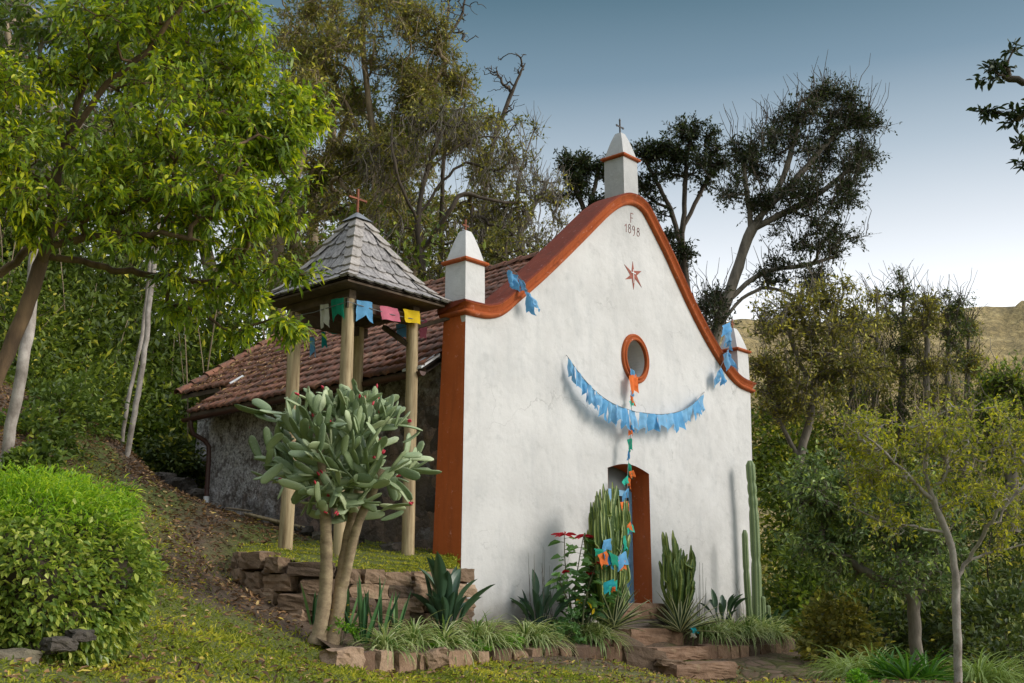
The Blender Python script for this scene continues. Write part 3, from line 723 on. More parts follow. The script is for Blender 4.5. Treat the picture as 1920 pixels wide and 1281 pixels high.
    mb.poly([(1.0, 8.1, roofz(1.0) - .1), (7.1, 8.1, roofz(1.0) - .1), (RX, 8.1, RZ - .12)])
    part(mb, 'side_wall', M['rubble'], root, True)
    # ---- tiled roof: barrel tiles, course by course
    mb = MB()
    def slope(sgn, y0, y1, e0):
        per, row = .18, .325
        sl = math.hypot(1, KR); dx = row / sl; xs = np.arange(e0, RX - .02, dx)
        ncol = int(round((y1 - y0) / per)); per = (y1 - y0) / ncol; q = 8
        nvec = np.array([-KR, 0, 1]) / sl; dvec = np.array([1, 0, KR]) / sl
        ph = np.arange(ncol * q + 1) / q
        shp = .026 * np.abs(np.cos(PI * ph)) ** .7 * 1.6
        for k, x in enumerate(xs):
            jit = np.repeat(RNG.normal(0, .006, ncol), q); jit = np.append(jit, jit[-1]); lj = np.repeat(RNG.normal(0, .014, ncol), q); lj = np.append(lj, lj[-1])
            ys = y0 + ph * per + .03 * np.sin(k * 2.1 + ph * .05)
            base = np.array([x, 0, roofz(x)])
            ln = min(row * 1.16, (RX - x) * sl)
            rows = []
            sag = np.array([noise.noise((y * .5, x * .6, 3.3)) * .03 for y in ys])
            for s_, h_ in ((0.0, -.004), (0.0, .034), (ln * .5, .02), (ln, .004)):
                p = base + dvec * s_
                P = np.zeros((len(ys), 3)); P[:, 1] = ys
                off = (shp if h_ > 0 else shp * .75) + h_ + jit + sag
                along = (-lj if s_ == 0 else 0)
                P[:, 0] = p[0] + nvec[0] * off + dvec[0] * along; P[:, 2] = p[2] + nvec[2] * off + dvec[2] * along
                rows.append(P)
            A = np.array(rows)
            if sgn < 0: A[:, :, 0] = 2 * RX - A[:, :, 0]
            vv = np.repeat(np.clip(RNG.normal(.45, .22, ncol), 0, 1), q)
            mb.grid(A, np.tile(vv, 3))
    slope(1, .44, 6.35, EX); slope(1, 6.35, 8.28, .68); slope(-1, .44, 8.28, EX)
    roof = part(mb, 'roof', M['tile'], root, True)
    mb = MB()  # battens and boards below the tiles
    for sg in (1, -1):
        X = lambda x: x if sg > 0 else 2 * RX - x
        for y0, y1, e in ((.46, 6.33, EX + .03), (6.33, 8.25, .70)):
            mb.add([(X(e), y0, roofz(e) - .02), (X(e), y1, roofz(e) - .02), (RX, y1, RZ - .03), (RX, y0, RZ - .03)], [(0, 1, 2, 3)])
            mb.add([(X(e), y0, roofz(e) - .10), (X(e), y1, roofz(e) - .10), (RX, y1, RZ - .13), (RX, y0, RZ - .13)], [(0, 3, 2, 1)])
            mb.add([(X(e), y0, roofz(e) - .10), (X(e), y1, roofz(e) - .10), (X(e), y1, roofz(e) - .02), (X(e), y0, roofz(e) - .02)], [(0, 1, 2, 3)])
            mb.add([(X(e), y1, roofz(e) - .10), (RX, y1, RZ - .13), (RX, y1, RZ - .03), (X(e), y1, roofz(e) - .02)], [(0, 1, 2, 3)])
    for y in np.arange(.8, 6.3, .62): mb.beam((EX + .06, y, roofz(EX + .06) - .14), (.3, y, roofz(.3) - .14), .07, .09)
    part(mb, 'rafter', M['beam'], roof)
    def caps(name, pts, r, label):
        mb = MB()
        for i in range(len(pts) - 1):
            a, b = np.array(pts[i]), np.array(pts[i + 1]); d = nrm(b - a); b = b + d * .05
            sd = nrm(np.cross(d, (0, 0, 1))); u = np.cross(sd, d); P = []
            for p, k, lift in ((a, 1.12, .02), (b, .92, .0)): P.append([p + sd * r * k * math.cos(t) + u * (r * k * math.sin(t) + lift - .02) for t in np.linspace(0, PI, 8)])
            A = np.array(P); mb.grid(A, float(RNG.uniform(.3, 1)))
            for rowp in (A[0],): mb.grid(np.stack([rowp, rowp * .0 + (rowp - p_off(rowp, .86))], 0) if False else np.stack([rowp, a + (rowp - a) * .84], 0), .2)
        part(mb, name, M['tile'], roof, True)
    def p_off(a, k): return a
    n = 20; caps('ridge_tiles', [(RX, .42 + 7.9 * i / n, RZ + .03 + .02 * math.sin(i * 1.7)) for i in range(n + 1)], .11, '')
    n = 11; x0 = .62
    caps('verge_tiles', [(x0 + (RX - x0) * i / n, 8.25, roofz(x0 + (RX - x0) * i / n) + .05) for i in range(n + 1)], .10, '')
    # ---- gutter and rainwater pipes
    mb = MB(); P = []
    for i in range(13):
        y = .46 + (6.42 - .46) * i / 12; z = 3.36 - .004 * i
        P.append([(EX - .03 + .062 * math.cos(t), y, z + .062 * math.sin(t)) for t in np.linspace(-PI, 0, 9)])
    P = np.array(P); mb.grid(P); mb.poly(P[-1]); mb.poly(P[0])
    g = part(mb, 'gutter', M['gutter'], root, True)
    mb = MB()
    mb.tube([(EX - .03, 6.2, 3.31), (EX - .03, 6.2, 3.16), (EX + .02, 6.19, 3.04), (EX + .22, 6.13, 2.94), (EX + .30, 6.11, 2.84), (EX + .31, 6.1, 2.6), (EX + .31, 6.1, 1.95)], .042, 10)
    for z in (2.5, 2.1): mb.tube([(EX + .31, 6.1, z), (EX + .31, 6.1, z + .03)], .05, 10)
    part(mb, 'downpipe', M['gutter'], root, True)
    mb = MB(); mb.tube([(.60, 6.62, 3.85), (.60, 6.62, 2.3)], .042, 10); part(mb, 'downpipe', M['gutter'], root, True, 'shorter brown rainwater pipe behind the corner')
    mb = MB(); mb.tube([(EX + .31, 6.1, 1.97), (EX + .31, 6.1, 1.83), (EX + .29, 6.02, 1.79)], .052, 10); part(mb, 'pipe_outlet', M['white'], root, True)
    # ---- pale flashing where roof meets front wall, and the eaves gutter stop
    mb = MB(); mb.add([(-.42, .46, 3.40), (-.42, .86, 3.40), (-.05, .86, 3.64), (-.05, .46, 3.64), (-.42, .46, 3.43), (-.42, .86, 3.43), (-.05, .86, 3.68), (-.05, .46, 3.68)], BOXF)
    for t in np.linspace(0, 1, 2): pass
    part(mb, 'flashing', M['flash'], root)
    mb = MB(); mb.tube([(.48, 6.37, roofz(.48) + .08), (.76, 6.37, roofz(.76) + .08)], .028, 6); part(mb, 'verge_strip', M['flash'], root, True)
    return root

# ------------------------------------------------------------------ bell tower
TX0, TX1, TY0, TY1 = -1.67, -.46, .62, 1.78
TC = np.array([(TX0 + TX1) / 2, (TY0 + TY1) / 2, 0])
EH, EZT, APZ = .96, 4.37, 5.72
def make_tower():
    root = thing('bell_tower', 'open timber bell tower with grey shingled pyramid roof and rusty cross', 'bell tower', (TC[0], TC[1], .78))
    for (x, y, r, lean) in ((TX0, TY0, .088, .0), (TX1, TY0, .088, .0), (TX0, TY1, .094, .0), (TX1, TY1, .085, .01)):
        mb = MB(); z0 = gz(x, y) * 0 + .45; zs = np.linspace(z0, 4.2, 9)
        P = [(x + noise.noise((x * 3, y, z * .8)) * .02, y + noise.noise((x, y * 3, z * .8)) * .02, z) for z in zs]
        R = [r * (1.06 - .10 * (z - z0) / 3.6) * (1 + .05 * noise.noise((x, y, z * 2))) for z in zs]
        mb.tube(P, R, 16, RNG.uniform(0, .3, 16)); part(mb, 'post', M['post'], root, True)
    for a, b in (((TX0 - .08, TY0), (TX1 + .12, TY0)), ((TX0 - .08, TY1), (TX1 + .12, TY1))):
        mb = MB(); mb.beam((*a, 4.12), (*b, 4.12), .13, .14); part(mb, 'beam', M['beam'], root)
    for a, b in (((TX0, TY0 - .08), (TX0, TY1 + .12)), ((TX1, TY0 - .08), (TX1, TY1 + .12))):
        mb = MB(); mb.beam((*a, 4.25), (*b, 4.25), .12, .12); part(mb, 'beam', M['beam'], root)
    mb = MB()   # braces
    mb.beam((TX1 - .05, TY0 + .02, 3.75), (TX1 - .05, TY0 + .55, 4.1), .07, .07); mb.beam((TX1 + .05, TY0, 4.02), (TX1 + .48, TY0 - .3, 4.2), .05, .05)
    part(mb, 'brace', M['beam'], root)
    # roof surface profile: u from eave (0) to apex (1)
    def prof(u): return EH * (1 - u) * (1 + .10 * (1 - u) ** 3) / 1.10, EZT + (APZ - EZT) * (u - .12 * math.sin(PI * min(u * 1.15, 1)) * (1 - u))
    DIRS = [((1, 0), (0, -1)), ((0, 1), (1, 0)), ((-1, 0), (0, 1)), ((0, -1), (-1, 0))]
    def pt(k, s, u, lift=0.0):
        (ax, ay), (nx, ny) = DIRS[k]; h, z = prof(u)
        s = max(-h, min(h, s))
        sl = nrm(np.array([nx * 1.3, ny * 1.3, 1.0]))
        return TC + np.array([ax * s + nx * h, ay * s + ny * h, z]) + sl * lift
    mb = MB()
    mb.box((TC[0] - EH + .04, TC[1] - EH + .04, EZT - .05), (TC[0] + EH - .04, TC[1] + EH - .04, EZT - .02))
    for k in range(4):
        us = np.linspace(0, 1, 9); mb.grid(np.array([[pt(k, -9, u, -.02), pt(k, 9, u, -.02)] for u in us]))
    roof = part(mb, 'roof', M['beam'], root)
    mb = MB(); rows = 6
    for k in range(4):
        for r in range(rows):
            u0 = r / rows * .93 - .01; u1 = min(.97, (r + 1.35) / rows * .93)
            h0 = prof(max(u0, 0))[0]; w = .185; nt = int(2 * h0 / w) + 2; off = (r % 2) * w * .5
            for i in range(nt + 1):
                s0 = -h0 - w * .5 + i * w + off + RNG.normal(0, .008); s1 = s0 + w - .008
                if s1 < -h0 or s0 > h0: continue
                du = .022; ub = u0 + RNG.normal(0, .006)
                low = [(s0, ub + du), (s0 + w * .22, ub + du * .25), (s0 + w * .5, ub), (s0 + w * .78, ub + du * .25), (s1, ub + du)]
                L = [pt(k, s, u, .036) for s, u in low]; Lb = [pt(k, s, u, .012) for s, u in low]
                top = [pt(k, s, u1, .002) for s, _ in low]; mid = [pt(k, s, (u0 + u1) / 2, .022) for s, _ in low]
                v = float(np.clip(RNG.normal(.4, .3), 0, 1))
                mb.grid(np.array([Lb, L, mid, top]), v)
    part(mb, 'shingle_cladding', M['shingle'], roof)
    mb = MB()
    for k in range(4):
        k2 = (k + 1) % 4
        for r in range(7):
            u0 = r / 7 * .9 + .0; u1 = min(.95, u0 + .17)
            def hp(u, lift): h, z = prof(u); (ax, ay), (nx, ny) = DIRS[k]; (bx, by), (mx, my) = DIRS[k2]; return TC + np.array([(nx + mx) * (h + lift), (ny + my) * (h + lift), z + lift])
            def wing(kk, u, sg, lift, d): (ax, ay), (nx, ny) = DIRS[kk]; h, z = prof(u); return pt(kk, sg * (h - d), u, lift)
            wd = .13; v = float(RNG.uniform(.2, 1))
            A = []
            for u, lift, e in ((u0, .030, 1), (u0, .058, 1), (u0 + .02, .056, 0), (u1, .022, 0)):
                u_s = u + (.018 if e else .0)
                A.append([wing(k, u_s, 1, lift, wd), wing(k, u, 1, lift, wd * .5), hp(u, lift * .75), wing(k2, u, -1, lift, wd * .5), wing(k2, u_s, -1, lift, wd)])
            mb.grid(np.array(A), v)
    part(mb, 'hip_cap', M['hip'], roof)
    mb = MB(); T = TC + np.array([0, 0, APZ + .03])
    hb, zb = prof(.87)
    c = [TC + np.array([sx * (hb + .05), sy * (hb + .05), zb + .05]) for sx, sy in ((-1, -1), (1, -1), (1, 1), (-1, 1))]
    for i in range(4): mb.add([c[i], c[(i + 1) % 4], T], [(0, 1, 2)])
    part(mb, 'finial_cap', M['zinc'], roof)
    mb = MB(); o = TC + np.array([0, 0, APZ - .02]); w = .014
    mb.box(o + (-w, -w, 0), o + (w, w, .40)); mb.box(o + (-.17, -w * .8, .235), (o + (.17, w * .8, .262)))
    part(mb, 'cross', M['rust'], root)
    return root
# ------------------------------------------------------------------ stones
_cube_cache = {}
def cube_sphere(n):
    if n in _cube_cache: return _cube_cache[n]
    bm = bmesh.new(); bmesh.ops.create_cube(bm, size=2.0); bmesh.ops.subdivide_edges(bm, edges=bm.edges[:], cuts=n, use_grid_fill=True)
    V = np.array([v.co[:] for v in bm.verts]); F = np.array([[v.index for v in f.verts] for f in bm.faces]); bm.free()
    _cube_cache[n] = (V, F); return V, F
def rock(mb, c, half, ax=(1, 0, 0), ay=(0, 1, 0), az=(0, 0, 1), rnd=.25, rough=.12, cuts=4, seed=None, val=None):
    V, F = cube_sphere(cuts)
    s = seed if seed is not None else float(RNG.uniform(0, 500))
    r = np.linalg.norm(V, axis=1, keepdims=True)
    Q = V * (1 - rnd) + V / r * rnd * 1.25
    d = np.array([[noise.noise((v[0] * 1.3 + s, v[1] * 1.3, v[2] * 1.3)), noise.noise((v[0] * 1.3, v[1] * 1.3 + s, v[2] * 1.3)), noise.noise((v[0] * 1.3, v[1] * 1.3, v[2] * 1.3 + s))] for v in V])
    d2 = np.array([noise.noise((v[0] * 3.1 + s, v[1] * 3.1, v[2] * 3.1)) for v in V])[:, None]
    Q = Q + d * rough * 2.2 + V * d2 * rough
    Q = Q * np.asarray(half)
    W = np.asarray(c) + Q[:, :1] * np.asarray(ax) + Q[:, 1:2] * np.asarray(ay) + Q[:, 2:3] * np.asarray(az)
    mb.add(W, F, float(RNG.uniform(0, 1)) if val is None else val)

def make_stone_wall():
    root = thing('stone_wall', 'curved dry stone retaining wall under the bell tower', 'stone wall', (-1.6, .1, 0))
    pl = np.array([(.0, -.05), (-.6, -.08), (-1.4, -.06), (-2.1, .02), (-2.5, .26), (-2.68, .70), (-2.64, 1.25), (-2.3, 1.8)])
    P = catmull(pl, 12); L = np.concatenate([[0], np.cumsum(np.linalg.norm(np.diff(P, axis=0), axis=1))]); tot = L[-1]
    pos = lambda s: np.array([np.interp(s, L, P[:, 0]), np.interp(s, L, P[:, 1])])
    topz = lambda s: np.interp(s, [0, 1.4, 2.1, 2.7, 3.3, 4, tot], [.58, .52, .55, .64, .74, .80, .9])
    rows = 5; mb = MB(); base = -.33
    for r in range(rows):
        s = .05 if r % 2 else .02
        while s < tot:
            top = r == rows - 1
            ln = float(RNG.uniform(.2, .58)) * (1.15 if r < 2 else 1); sm = s + ln / 2
            if sm > tot: break
            zt = topz(sm); h = (zt - base) / rows
            z = base + h * (r + .5) + RNG.normal(0, .012)
            p = pos(max(0, sm)); q = pos(min(tot, sm + .05)) - pos(max(0, sm - .05)); t = np.array([*nrm(q), 0]); n = np.array([t[1], -t[0], 0]) * -1
            out = n if n @ np.array([-.5, -1, 0]) > 0 else -n
            g = gz(p[0] + out[0] * .15, p[1] + out[1] * .15)
            if z + h * .5 > g - .1:
                c = np.array([p[0], p[1], z]) + out * (.02 + .05 * (rows - r) / rows + RNG.normal(0, .02))
                rock(mb, c, (ln / 2 * .99, .17, h / 2 * float(RNG.uniform(.9, 1.06))), t, out, (0, 0, 1), .16, .085, 4)
                if RNG.random() < .35: rock(mb, c + t * ln / 2 + out * .05 + np.array([0, 0, -h * .45]), (.06, .1, .035), t, out, (0, 0, 1), .3, .15, 2)
            s += ln + .012
    part(mb, 'stones', M['stone'], root)
    mb = MB()   # dark earth filling behind the stones
    rowsP = []
    for s in np.linspace(0, tot, 30):
        p = pos(s); q = pos(min(tot, s + .05)) - pos(max(0, s - .05)); t = nrm(q); out = np.array([t[1], -t[0]]); 
        if out @ np.array([-.5, -1]) < 0: out = -out
        a = p + out * .02
        rowsP.append([(a[0], a[1], -.6), (a[0], a[1], topz(s) - .05)])
    mb.grid(np.array(rowsP)); part(mb, 'earth_core', M['beam'], root)
    # terrace behind
    mb = MB(); R = []
    for s in np.linspace(0, tot, 30):
        p = pos(s); row = []
        for t in np.linspace(0, 1, 8):
            q = p * (1 - t) + np.array([.05, max(.2, min(3.4, p[1] * 1.6 + .25))]) * t
            z = (topz(s) - .02) * (1 - t) + t * (.74 + .16 * max(0, q[1])) ; row.append((q[0], q[1], z + noise.noise((q[0] * 3, q[1] * 3, 1)) * .025))
        R.append(row)
    mb.grid(np.array(R)); o = mb.build('terrace_ground', M['ground'], smooth=True); o['kind'] = 'structure'
    t = o.data.attributes.new('grass', 'FLOAT', 'POINT'); t.data.foreach_set('value', np.full(len(o.data.vertices), .75, np.float32))
    t = o.data.attributes.new('cobble', 'FLOAT', 'POINT'); t.data.foreach_set('value', np.zeros(len(o.data.vertices), np.float32))
    # tumbled stones along the foot of the side wall
    return root

def tumbled_stones():
    rows = [(-.28, 1.1, .85, .16), (-.30, 2.0, .98, .13), (-.35, 2.55, 1.08, .15), (-.38, 3.1, 1.17, .17), (-.32, 3.7, 1.3, .14), (-.40, 4.3, 1.40, .13), (.2, 6.7, 2.0, .2), (.1, 7.2, 2.2, .22), (.05, 7.7, 2.35, .2)]
    for i, (x, y, z, s) in enumerate(rows):
        mb = MB(); rock(mb, (0, 0, 0), (s * 1.25, s, s * .72), (.2, .98, 0), (.98, -.2, 0), (0, 0, 1), .4, .16, 4)
        o = mb.build('loose_stone', M['greystone'], None, False); o.location = (x, y, z)
        w = ['beside the bell tower post', 'just behind the bell tower', 'under the low end of the drain trough', 'under the middle of the drain trough', 'beyond the tower on the leaf-strewn bank', 'halfway along the rough side wall', 'below the shorter rainwater pipe', 'in the gap behind the downpipe', 'farthest back, by the recessed wall'][i]
        tag(o, 'dark loose stone at the side wall foot, ' + w, 'stone', 'loose stones along the side wall')

def stone_steps():
    def slab(name, label, x0, x1, yf, yb, zt, zb, rough=.035, mat='redstone', seed=3.0):
        mb = MB(); V, F = cube_sphere(9)
        c = np.array([(x0 + x1) / 2, (yf + yb) / 2, (zt + zb) / 2]); h = np.array([(x1 - x0) / 2, (yb - yf) / 2, (zt - zb) / 2])
        r = np.linalg.norm(V, axis=1, keepdims=True); Q = V * .92 + V / r * .1
        d = np.array([[noise.noise((v[0] * 2.2 + seed + k * 9, v[1] * 2.2, v[2] * 1.2)) + .6 * noise.noise((v[0] * 6 + seed, v[1] * 6 + k, v[2] * 5)) for k in range(3)] for v in V])
        W = c + Q * h + d * rough * np.array([1.2, 1.2, .45])
        mb.add(W, F, .45); o = mb.build(name, M[mat], None, False, origin=c - np.array([0, 0, h[2]]))
        tag(o, label, 'step', 'stone steps up to the blue door')
        return o
    slab('stone_step', 'rough stone sill directly under the blue door', 3.2, 4.66, -.28, .44, .155, -.09, .022, seed=11)
    slab('stone_step', 'mossy thin course between the door sill and the first thick slab', 3.15, 5.1, -.30, -.02, -.095, -.24, .02, 'greystone', 17)
    slab('stone_step', 'thick red stone slab, topmost of the three broad steps', 3.17, 4.62, -.52, -.20, -.235, -.50, .03, seed=5)
    slab('stone_step', 'red stone slab in the middle of the three broad steps', 3.05, 4.50, -1.06, -.45, -.505, -.70, .03, seed=23)
    slab('stone_step', 'broad low stone slab at the bottom, with gravel on top', 2.72, 4.36, -1.62, -.98, -.715, -.96, .035, seed=31)
    mb = MB(); rock(mb, (0, 0, 0), (.36, .22, .17), (.9, -.42, -.15), (.42, .9, 0), (.15, 0, .98), .2, .1, 5)
    o = mb.build('flank_stone', M['stone']); o.location = (2.62, -1.03, -.66); tag(o, 'big slanting boulder propping the left side of the steps', 'stone')
    mb = MB(); rock(mb, (0, 0, 0), (.22, .14, .05), (.9, -.42, -.1), (.42, .9, 0), (.1, 0, .98), .2, .12, 4)
    o = mb.build('flat_stone', M['stone']); o.location = (2.84, -1.42, -.70); tag(o, 'thin flat stone lying on the left end of the bottom step', 'stone')

def edging():
    L = [(662, 703, 1222, 1262), (704, 735, 1220, 1262), (738, 781, 1224, 1261), (782, 794, 1226, 1261), (797, 828, 1244, 1262), (833, 888, 1219, 1258), (893, 916, 1222, 1256), (919, 959, 1218, 1254), (960, 992, 1221, 1249), (994, 1015, 1216, 1253), (1017, 1047, 1215, 1253), (1048, 1070, 1214, 1252), (1072, 1132, 1213, 1248), (1134, 1168, 1213, 1243)]
    Rr = [(1322, 1344, 1209, 1234), (1346, 1369, 1210, 1234), (1370, 1385, 1212, 1234), (1386, 1404, 1211, 1233), (1405, 1424, 1210, 1232), (1425, 1442, 1209, 1230), (1444, 1463, 1208, 1228)]
    def yline(px): return np.interp(px, [660, 900, 1150, 1300, 1465], [-1.72, -1.28, -1.02, -1.0, -1.0])
    words = ['first', 'second', 'third', 'fourth', 'fifth', 'sixth', 'seventh', 'eighth', 'ninth', 'tenth', 'eleventh', 'twelfth', 'thirteenth', 'fourteenth']
    looks = {0: 'broad brown', 4: 'short low', 5: 'wide pitted', 6: 'narrow ochre-stained', 8: 'rounded', 12: 'longest reddish', 3: 'narrowest'}
    for side, S in (('left', L), ('right', Rr)):
        for i, (a, b, t, bo) in enumerate(S):
            y = float(yline((a + b) / 2)); p, q = on_y(a, bo, y), on_y(b, bo, y); zt = on_y((a + b) / 2, t, y)[2]; zb = min(p[2], q[2]) - .06
            ax = nrm((q - p) * np.array([1, 0, 0]) + np.array([0, float(yline(b) - yline(a)), 0]))
            c = np.array([(p[0] + q[0]) / 2, y + .1, (zt + zb) / 2]); h = ((q[0] - p[0]) / 2 * 1.0, .12, (zt - zb) / 2)
            mb = MB(); rnd_ = .5 if (side == 'left' and i == 8) else .14
            rock(mb, (0, 0, 0), h, ax, (-ax[1], ax[0], 0), nrm(np.array([RNG.normal(0, .05), 0, 1])), rnd_, .07, 5, val=.75 if i == 6 else None)
            o = mb.build('edging_stone', M['redstone'] if i not in (4, 6) else M['stone']); o.location = c
            n = (len(S) - 1 - i) if side == 'left' else i
            lk = looks.get(i, 'upright brown') if side == 'left' else 'dark upright'
            tag(o, f'{lk} edging stone of the flower bed, {words[n]} to the {side} of the steps', 'edging stone', 'stones edging the flower bed')
    mb = MB(); rock(mb, (0, 0, 0), (.15, .12, .10), (.9, -.3, .25), (.3, .9, 0), (-.25, 0, .95), .35, .13, 5, val=.6)
    p = on_y(813, 1236, -1.48); o = mb.build('round_stone', M['stone']); o.location = p; tag(o, 'rounded purplish stone sitting on a lower edging stone', 'stone')
    for px, py, s, lab in ((640, 1240, .16, 'low mossy stone half sunk in grass beside the first edging stone'), (1130, 1205, .07, 'small stone wedged above the edging beside the steps'), (1150, 1208, .09, 'small upright stone against the left end of the middle step')):
        y = -1.75 if px < 700 else -.95; p = on_y(px, py, y); mb = MB(); rock(mb, (0, 0, 0), (s * 1.2, s, s * .8), rnd=.35, rough=.13, cuts=4)
        o = mb.build('loose_stone', M['redstone']); o.location = p; tag(o, lab, 'stone')

def bed_soil():
    xs = np.linspace(-3.3, 7.6, 60); R = []
    for x in xs:
        yf = np.interp(x, [-3.4, -.9, 2.3, 6.7, 7.6], [-1.55, -1.12, -.92, -.9, -.9]); yb = np.interp(x, [-3.3, -2.6, -2.0, 0, .1, 8], [-.9, -.3, -.12, -.1, .05, .05]); row = []
        for t in np.linspace(0, 1, 10):
            y = yf + (yb - yf) * t; z = -.46 + .33 * t ** .8 + noise.noise((x * 2, y * 2, 9)) * .03
            if 3.0 < x < 4.7: z -= .45 * (1 - t)
            if x < -2.2: z = max(z - .1, -.5)
            row.append((x, y, z))
        R.append([(x, yf - .02, row[0][2] - .3)] + row)
    mb = MB(); mb.grid(np.array(R)); o = mb.build('flower_bed', M['ground'], smooth=True); o['kind'] = 'structure'
    n = len(o.data.vertices)
    for nm, v in (('grass', .15), ('cobble', 0.0)): o.data.attributes.new(nm, 'FLOAT', 'POINT').data.foreach_set('value', np.full(n, v, np.float32))
def bed_z(x, y):
    yf = np.interp(x, [-3.4, -.9, 2.3, 6.7, 7.6], [-1.55, -1.12, -.92, -.9, -.9]); yb = np.interp(x, [-3.3, -2.6, -2.0, 0, .1, 8], [-.9, -.3, -.12, -.1, .05, .05])
    t = min(1, max(0, (y - yf) / (yb - yf))); return -.46 + .33 * t ** .8

# ------------------------------------------------------------------ flags
def flag(mb_parent, A, B, drop, mat, tail=.35, curl=.03, seed=0.0, label=None, twist=0.0):
    """cloth pennant hung from A to B, swallow-tailed"""
    A, B = np.asarray(A, float), np.asarray(B, float); drop = np.asarray(drop, float); L = np.linalg.norm(drop)
    side = nrm(B - A); out = nrm(np.cross(side, drop)); P = []
    for i in range(8):
        t = i / 7; row = []
        for j in range(7):
            s = j / 6; k = (1 - tail * (1 - abs(2 * s - 1))) if tail > 0 else 1
            p = A + (B - A) * s * (1 - twist * t) + drop * t * k + (B - A) * twist * t * .5
            w = curl * (math.sin(2.6 * s * PI + seed + 1.3 * t) * (.35 + t) + noise.noise((seed + s * 2, t * 3, seed)) * 1.1) + curl * 1.2 * t * math.sin(seed * 3.1)
            row.append(p + out * w)
        P.append(row)
    A_ = np.array(P); mb = MB(); mb.grid(A_)
    return part(mb, 'flag', M[mat], mb_parent, True, label)

def bunting_tower():
    root = thing('pennant_string', 'string of coloured pennants under the bell tower roof', 'bunting', (TC[0], TC[1], 3.9))
    zf = 3.98; yF = TY0 - .14; xL = TX0 - .14
    mb = MB(); zz = 4.105
    loopp = [(TX1 + .1, yF, zz), ((TX0 + TX1) / 2, yF - .01, zz - .03), (xL, yF, zz), (xL, (TY0 + TY1) / 2, zz - .03), (xL, TY1 + .1, zz), ((TX0 + TX1) / 2, TY1 + .1, zz - .04), (TX1 + .12, TY1 + .1, zz), (TX1 + .12, (TY0 + TY1) / 2, zz - .03), (TX1 + .1, yF, zz)]
    mb.tube(loopp, .006, 5); part(mb, 'cord', M['string'], root)
    def onface(px0, px1, py, plane, val): 
        f = on_y if plane == 'y' else on_x
        return f(px0, py, val), f(px1, py, val)
    specs = [('y', yF, 669, 699, 562, .30, 'c_blue', .34, 'sky blue swallow-tailed flag'), ('y', yF, 713, 746, 573, .20, 'c_pink', .05, 'torn pink flag'), ('y', yF, 755, 786, 579, .20, 'c_yellow', .08, 'torn yellow flag'),
             ('x', xL, 601, 615, 572, .34, 'c_white', .3, 'off white flag'), ('x', xL, 620, 644, 562, .32, 'c_green', .35, 'green flag'),
             ('x', TX1 + .12, 742, 765, 608, .30, 'c_blue', .35, 'blue flag on the rear string'), ('y', yF + .3, 785, 800, 597, .34, 'c_pink', .2, 'pink flag beside the outer post'),
             ('y', TY1 + .1, 580, 591, 632, .3, 'c_blue', .3, 'blue flag seen behind the leaves'), ('y', TY1 + .1, 603, 610, 622, .25, 'c_teal', .3, 'teal flag seen behind the leaves'), ('y', TY1 + .1, 612, 636, 608, .13, 'c_teal', .0, 'folded teal flag')]
    for i, (pl, v, a, b, y, L, m, tl, lab) in enumerate(specs):
        A, B = onface(a, b, y, pl, v); B[2] = A[2] + (B[2] - A[2]) * .35
        flag(root, A, B, (0.02, 0, -L), m, tl, .02, i * 1.7, lab)

def flag_run(root, pts, n, L, mats, y0=None, spread=.92, seed=0, curl=.03, lean=0.0):
    P = catmull(np.array(pts), 12); D = np.concatenate([[0], np.cumsum(np.linalg.norm(np.diff(P, axis=0), axis=1))]); tot = D[-1]
    f = lambda s: np.array([np.interp(s, D, P[:, k]) for k in range(3)])
    for i in range(n):
        a, b = f(tot * (i + .5 - spread / 2) / n), f(tot * (i + .5 + spread / 2) / n)
        flag(root, a, b, (lean + RNG.normal(0, .02), RNG.normal(-.01, .02), -L * RNG.uniform(.9, 1.12)), mats[i % len(mats)], float(RNG.uniform(.25, .45)), curl, seed + i * 2.3, None, float(RNG.uniform(-.05, .10)))
    return P

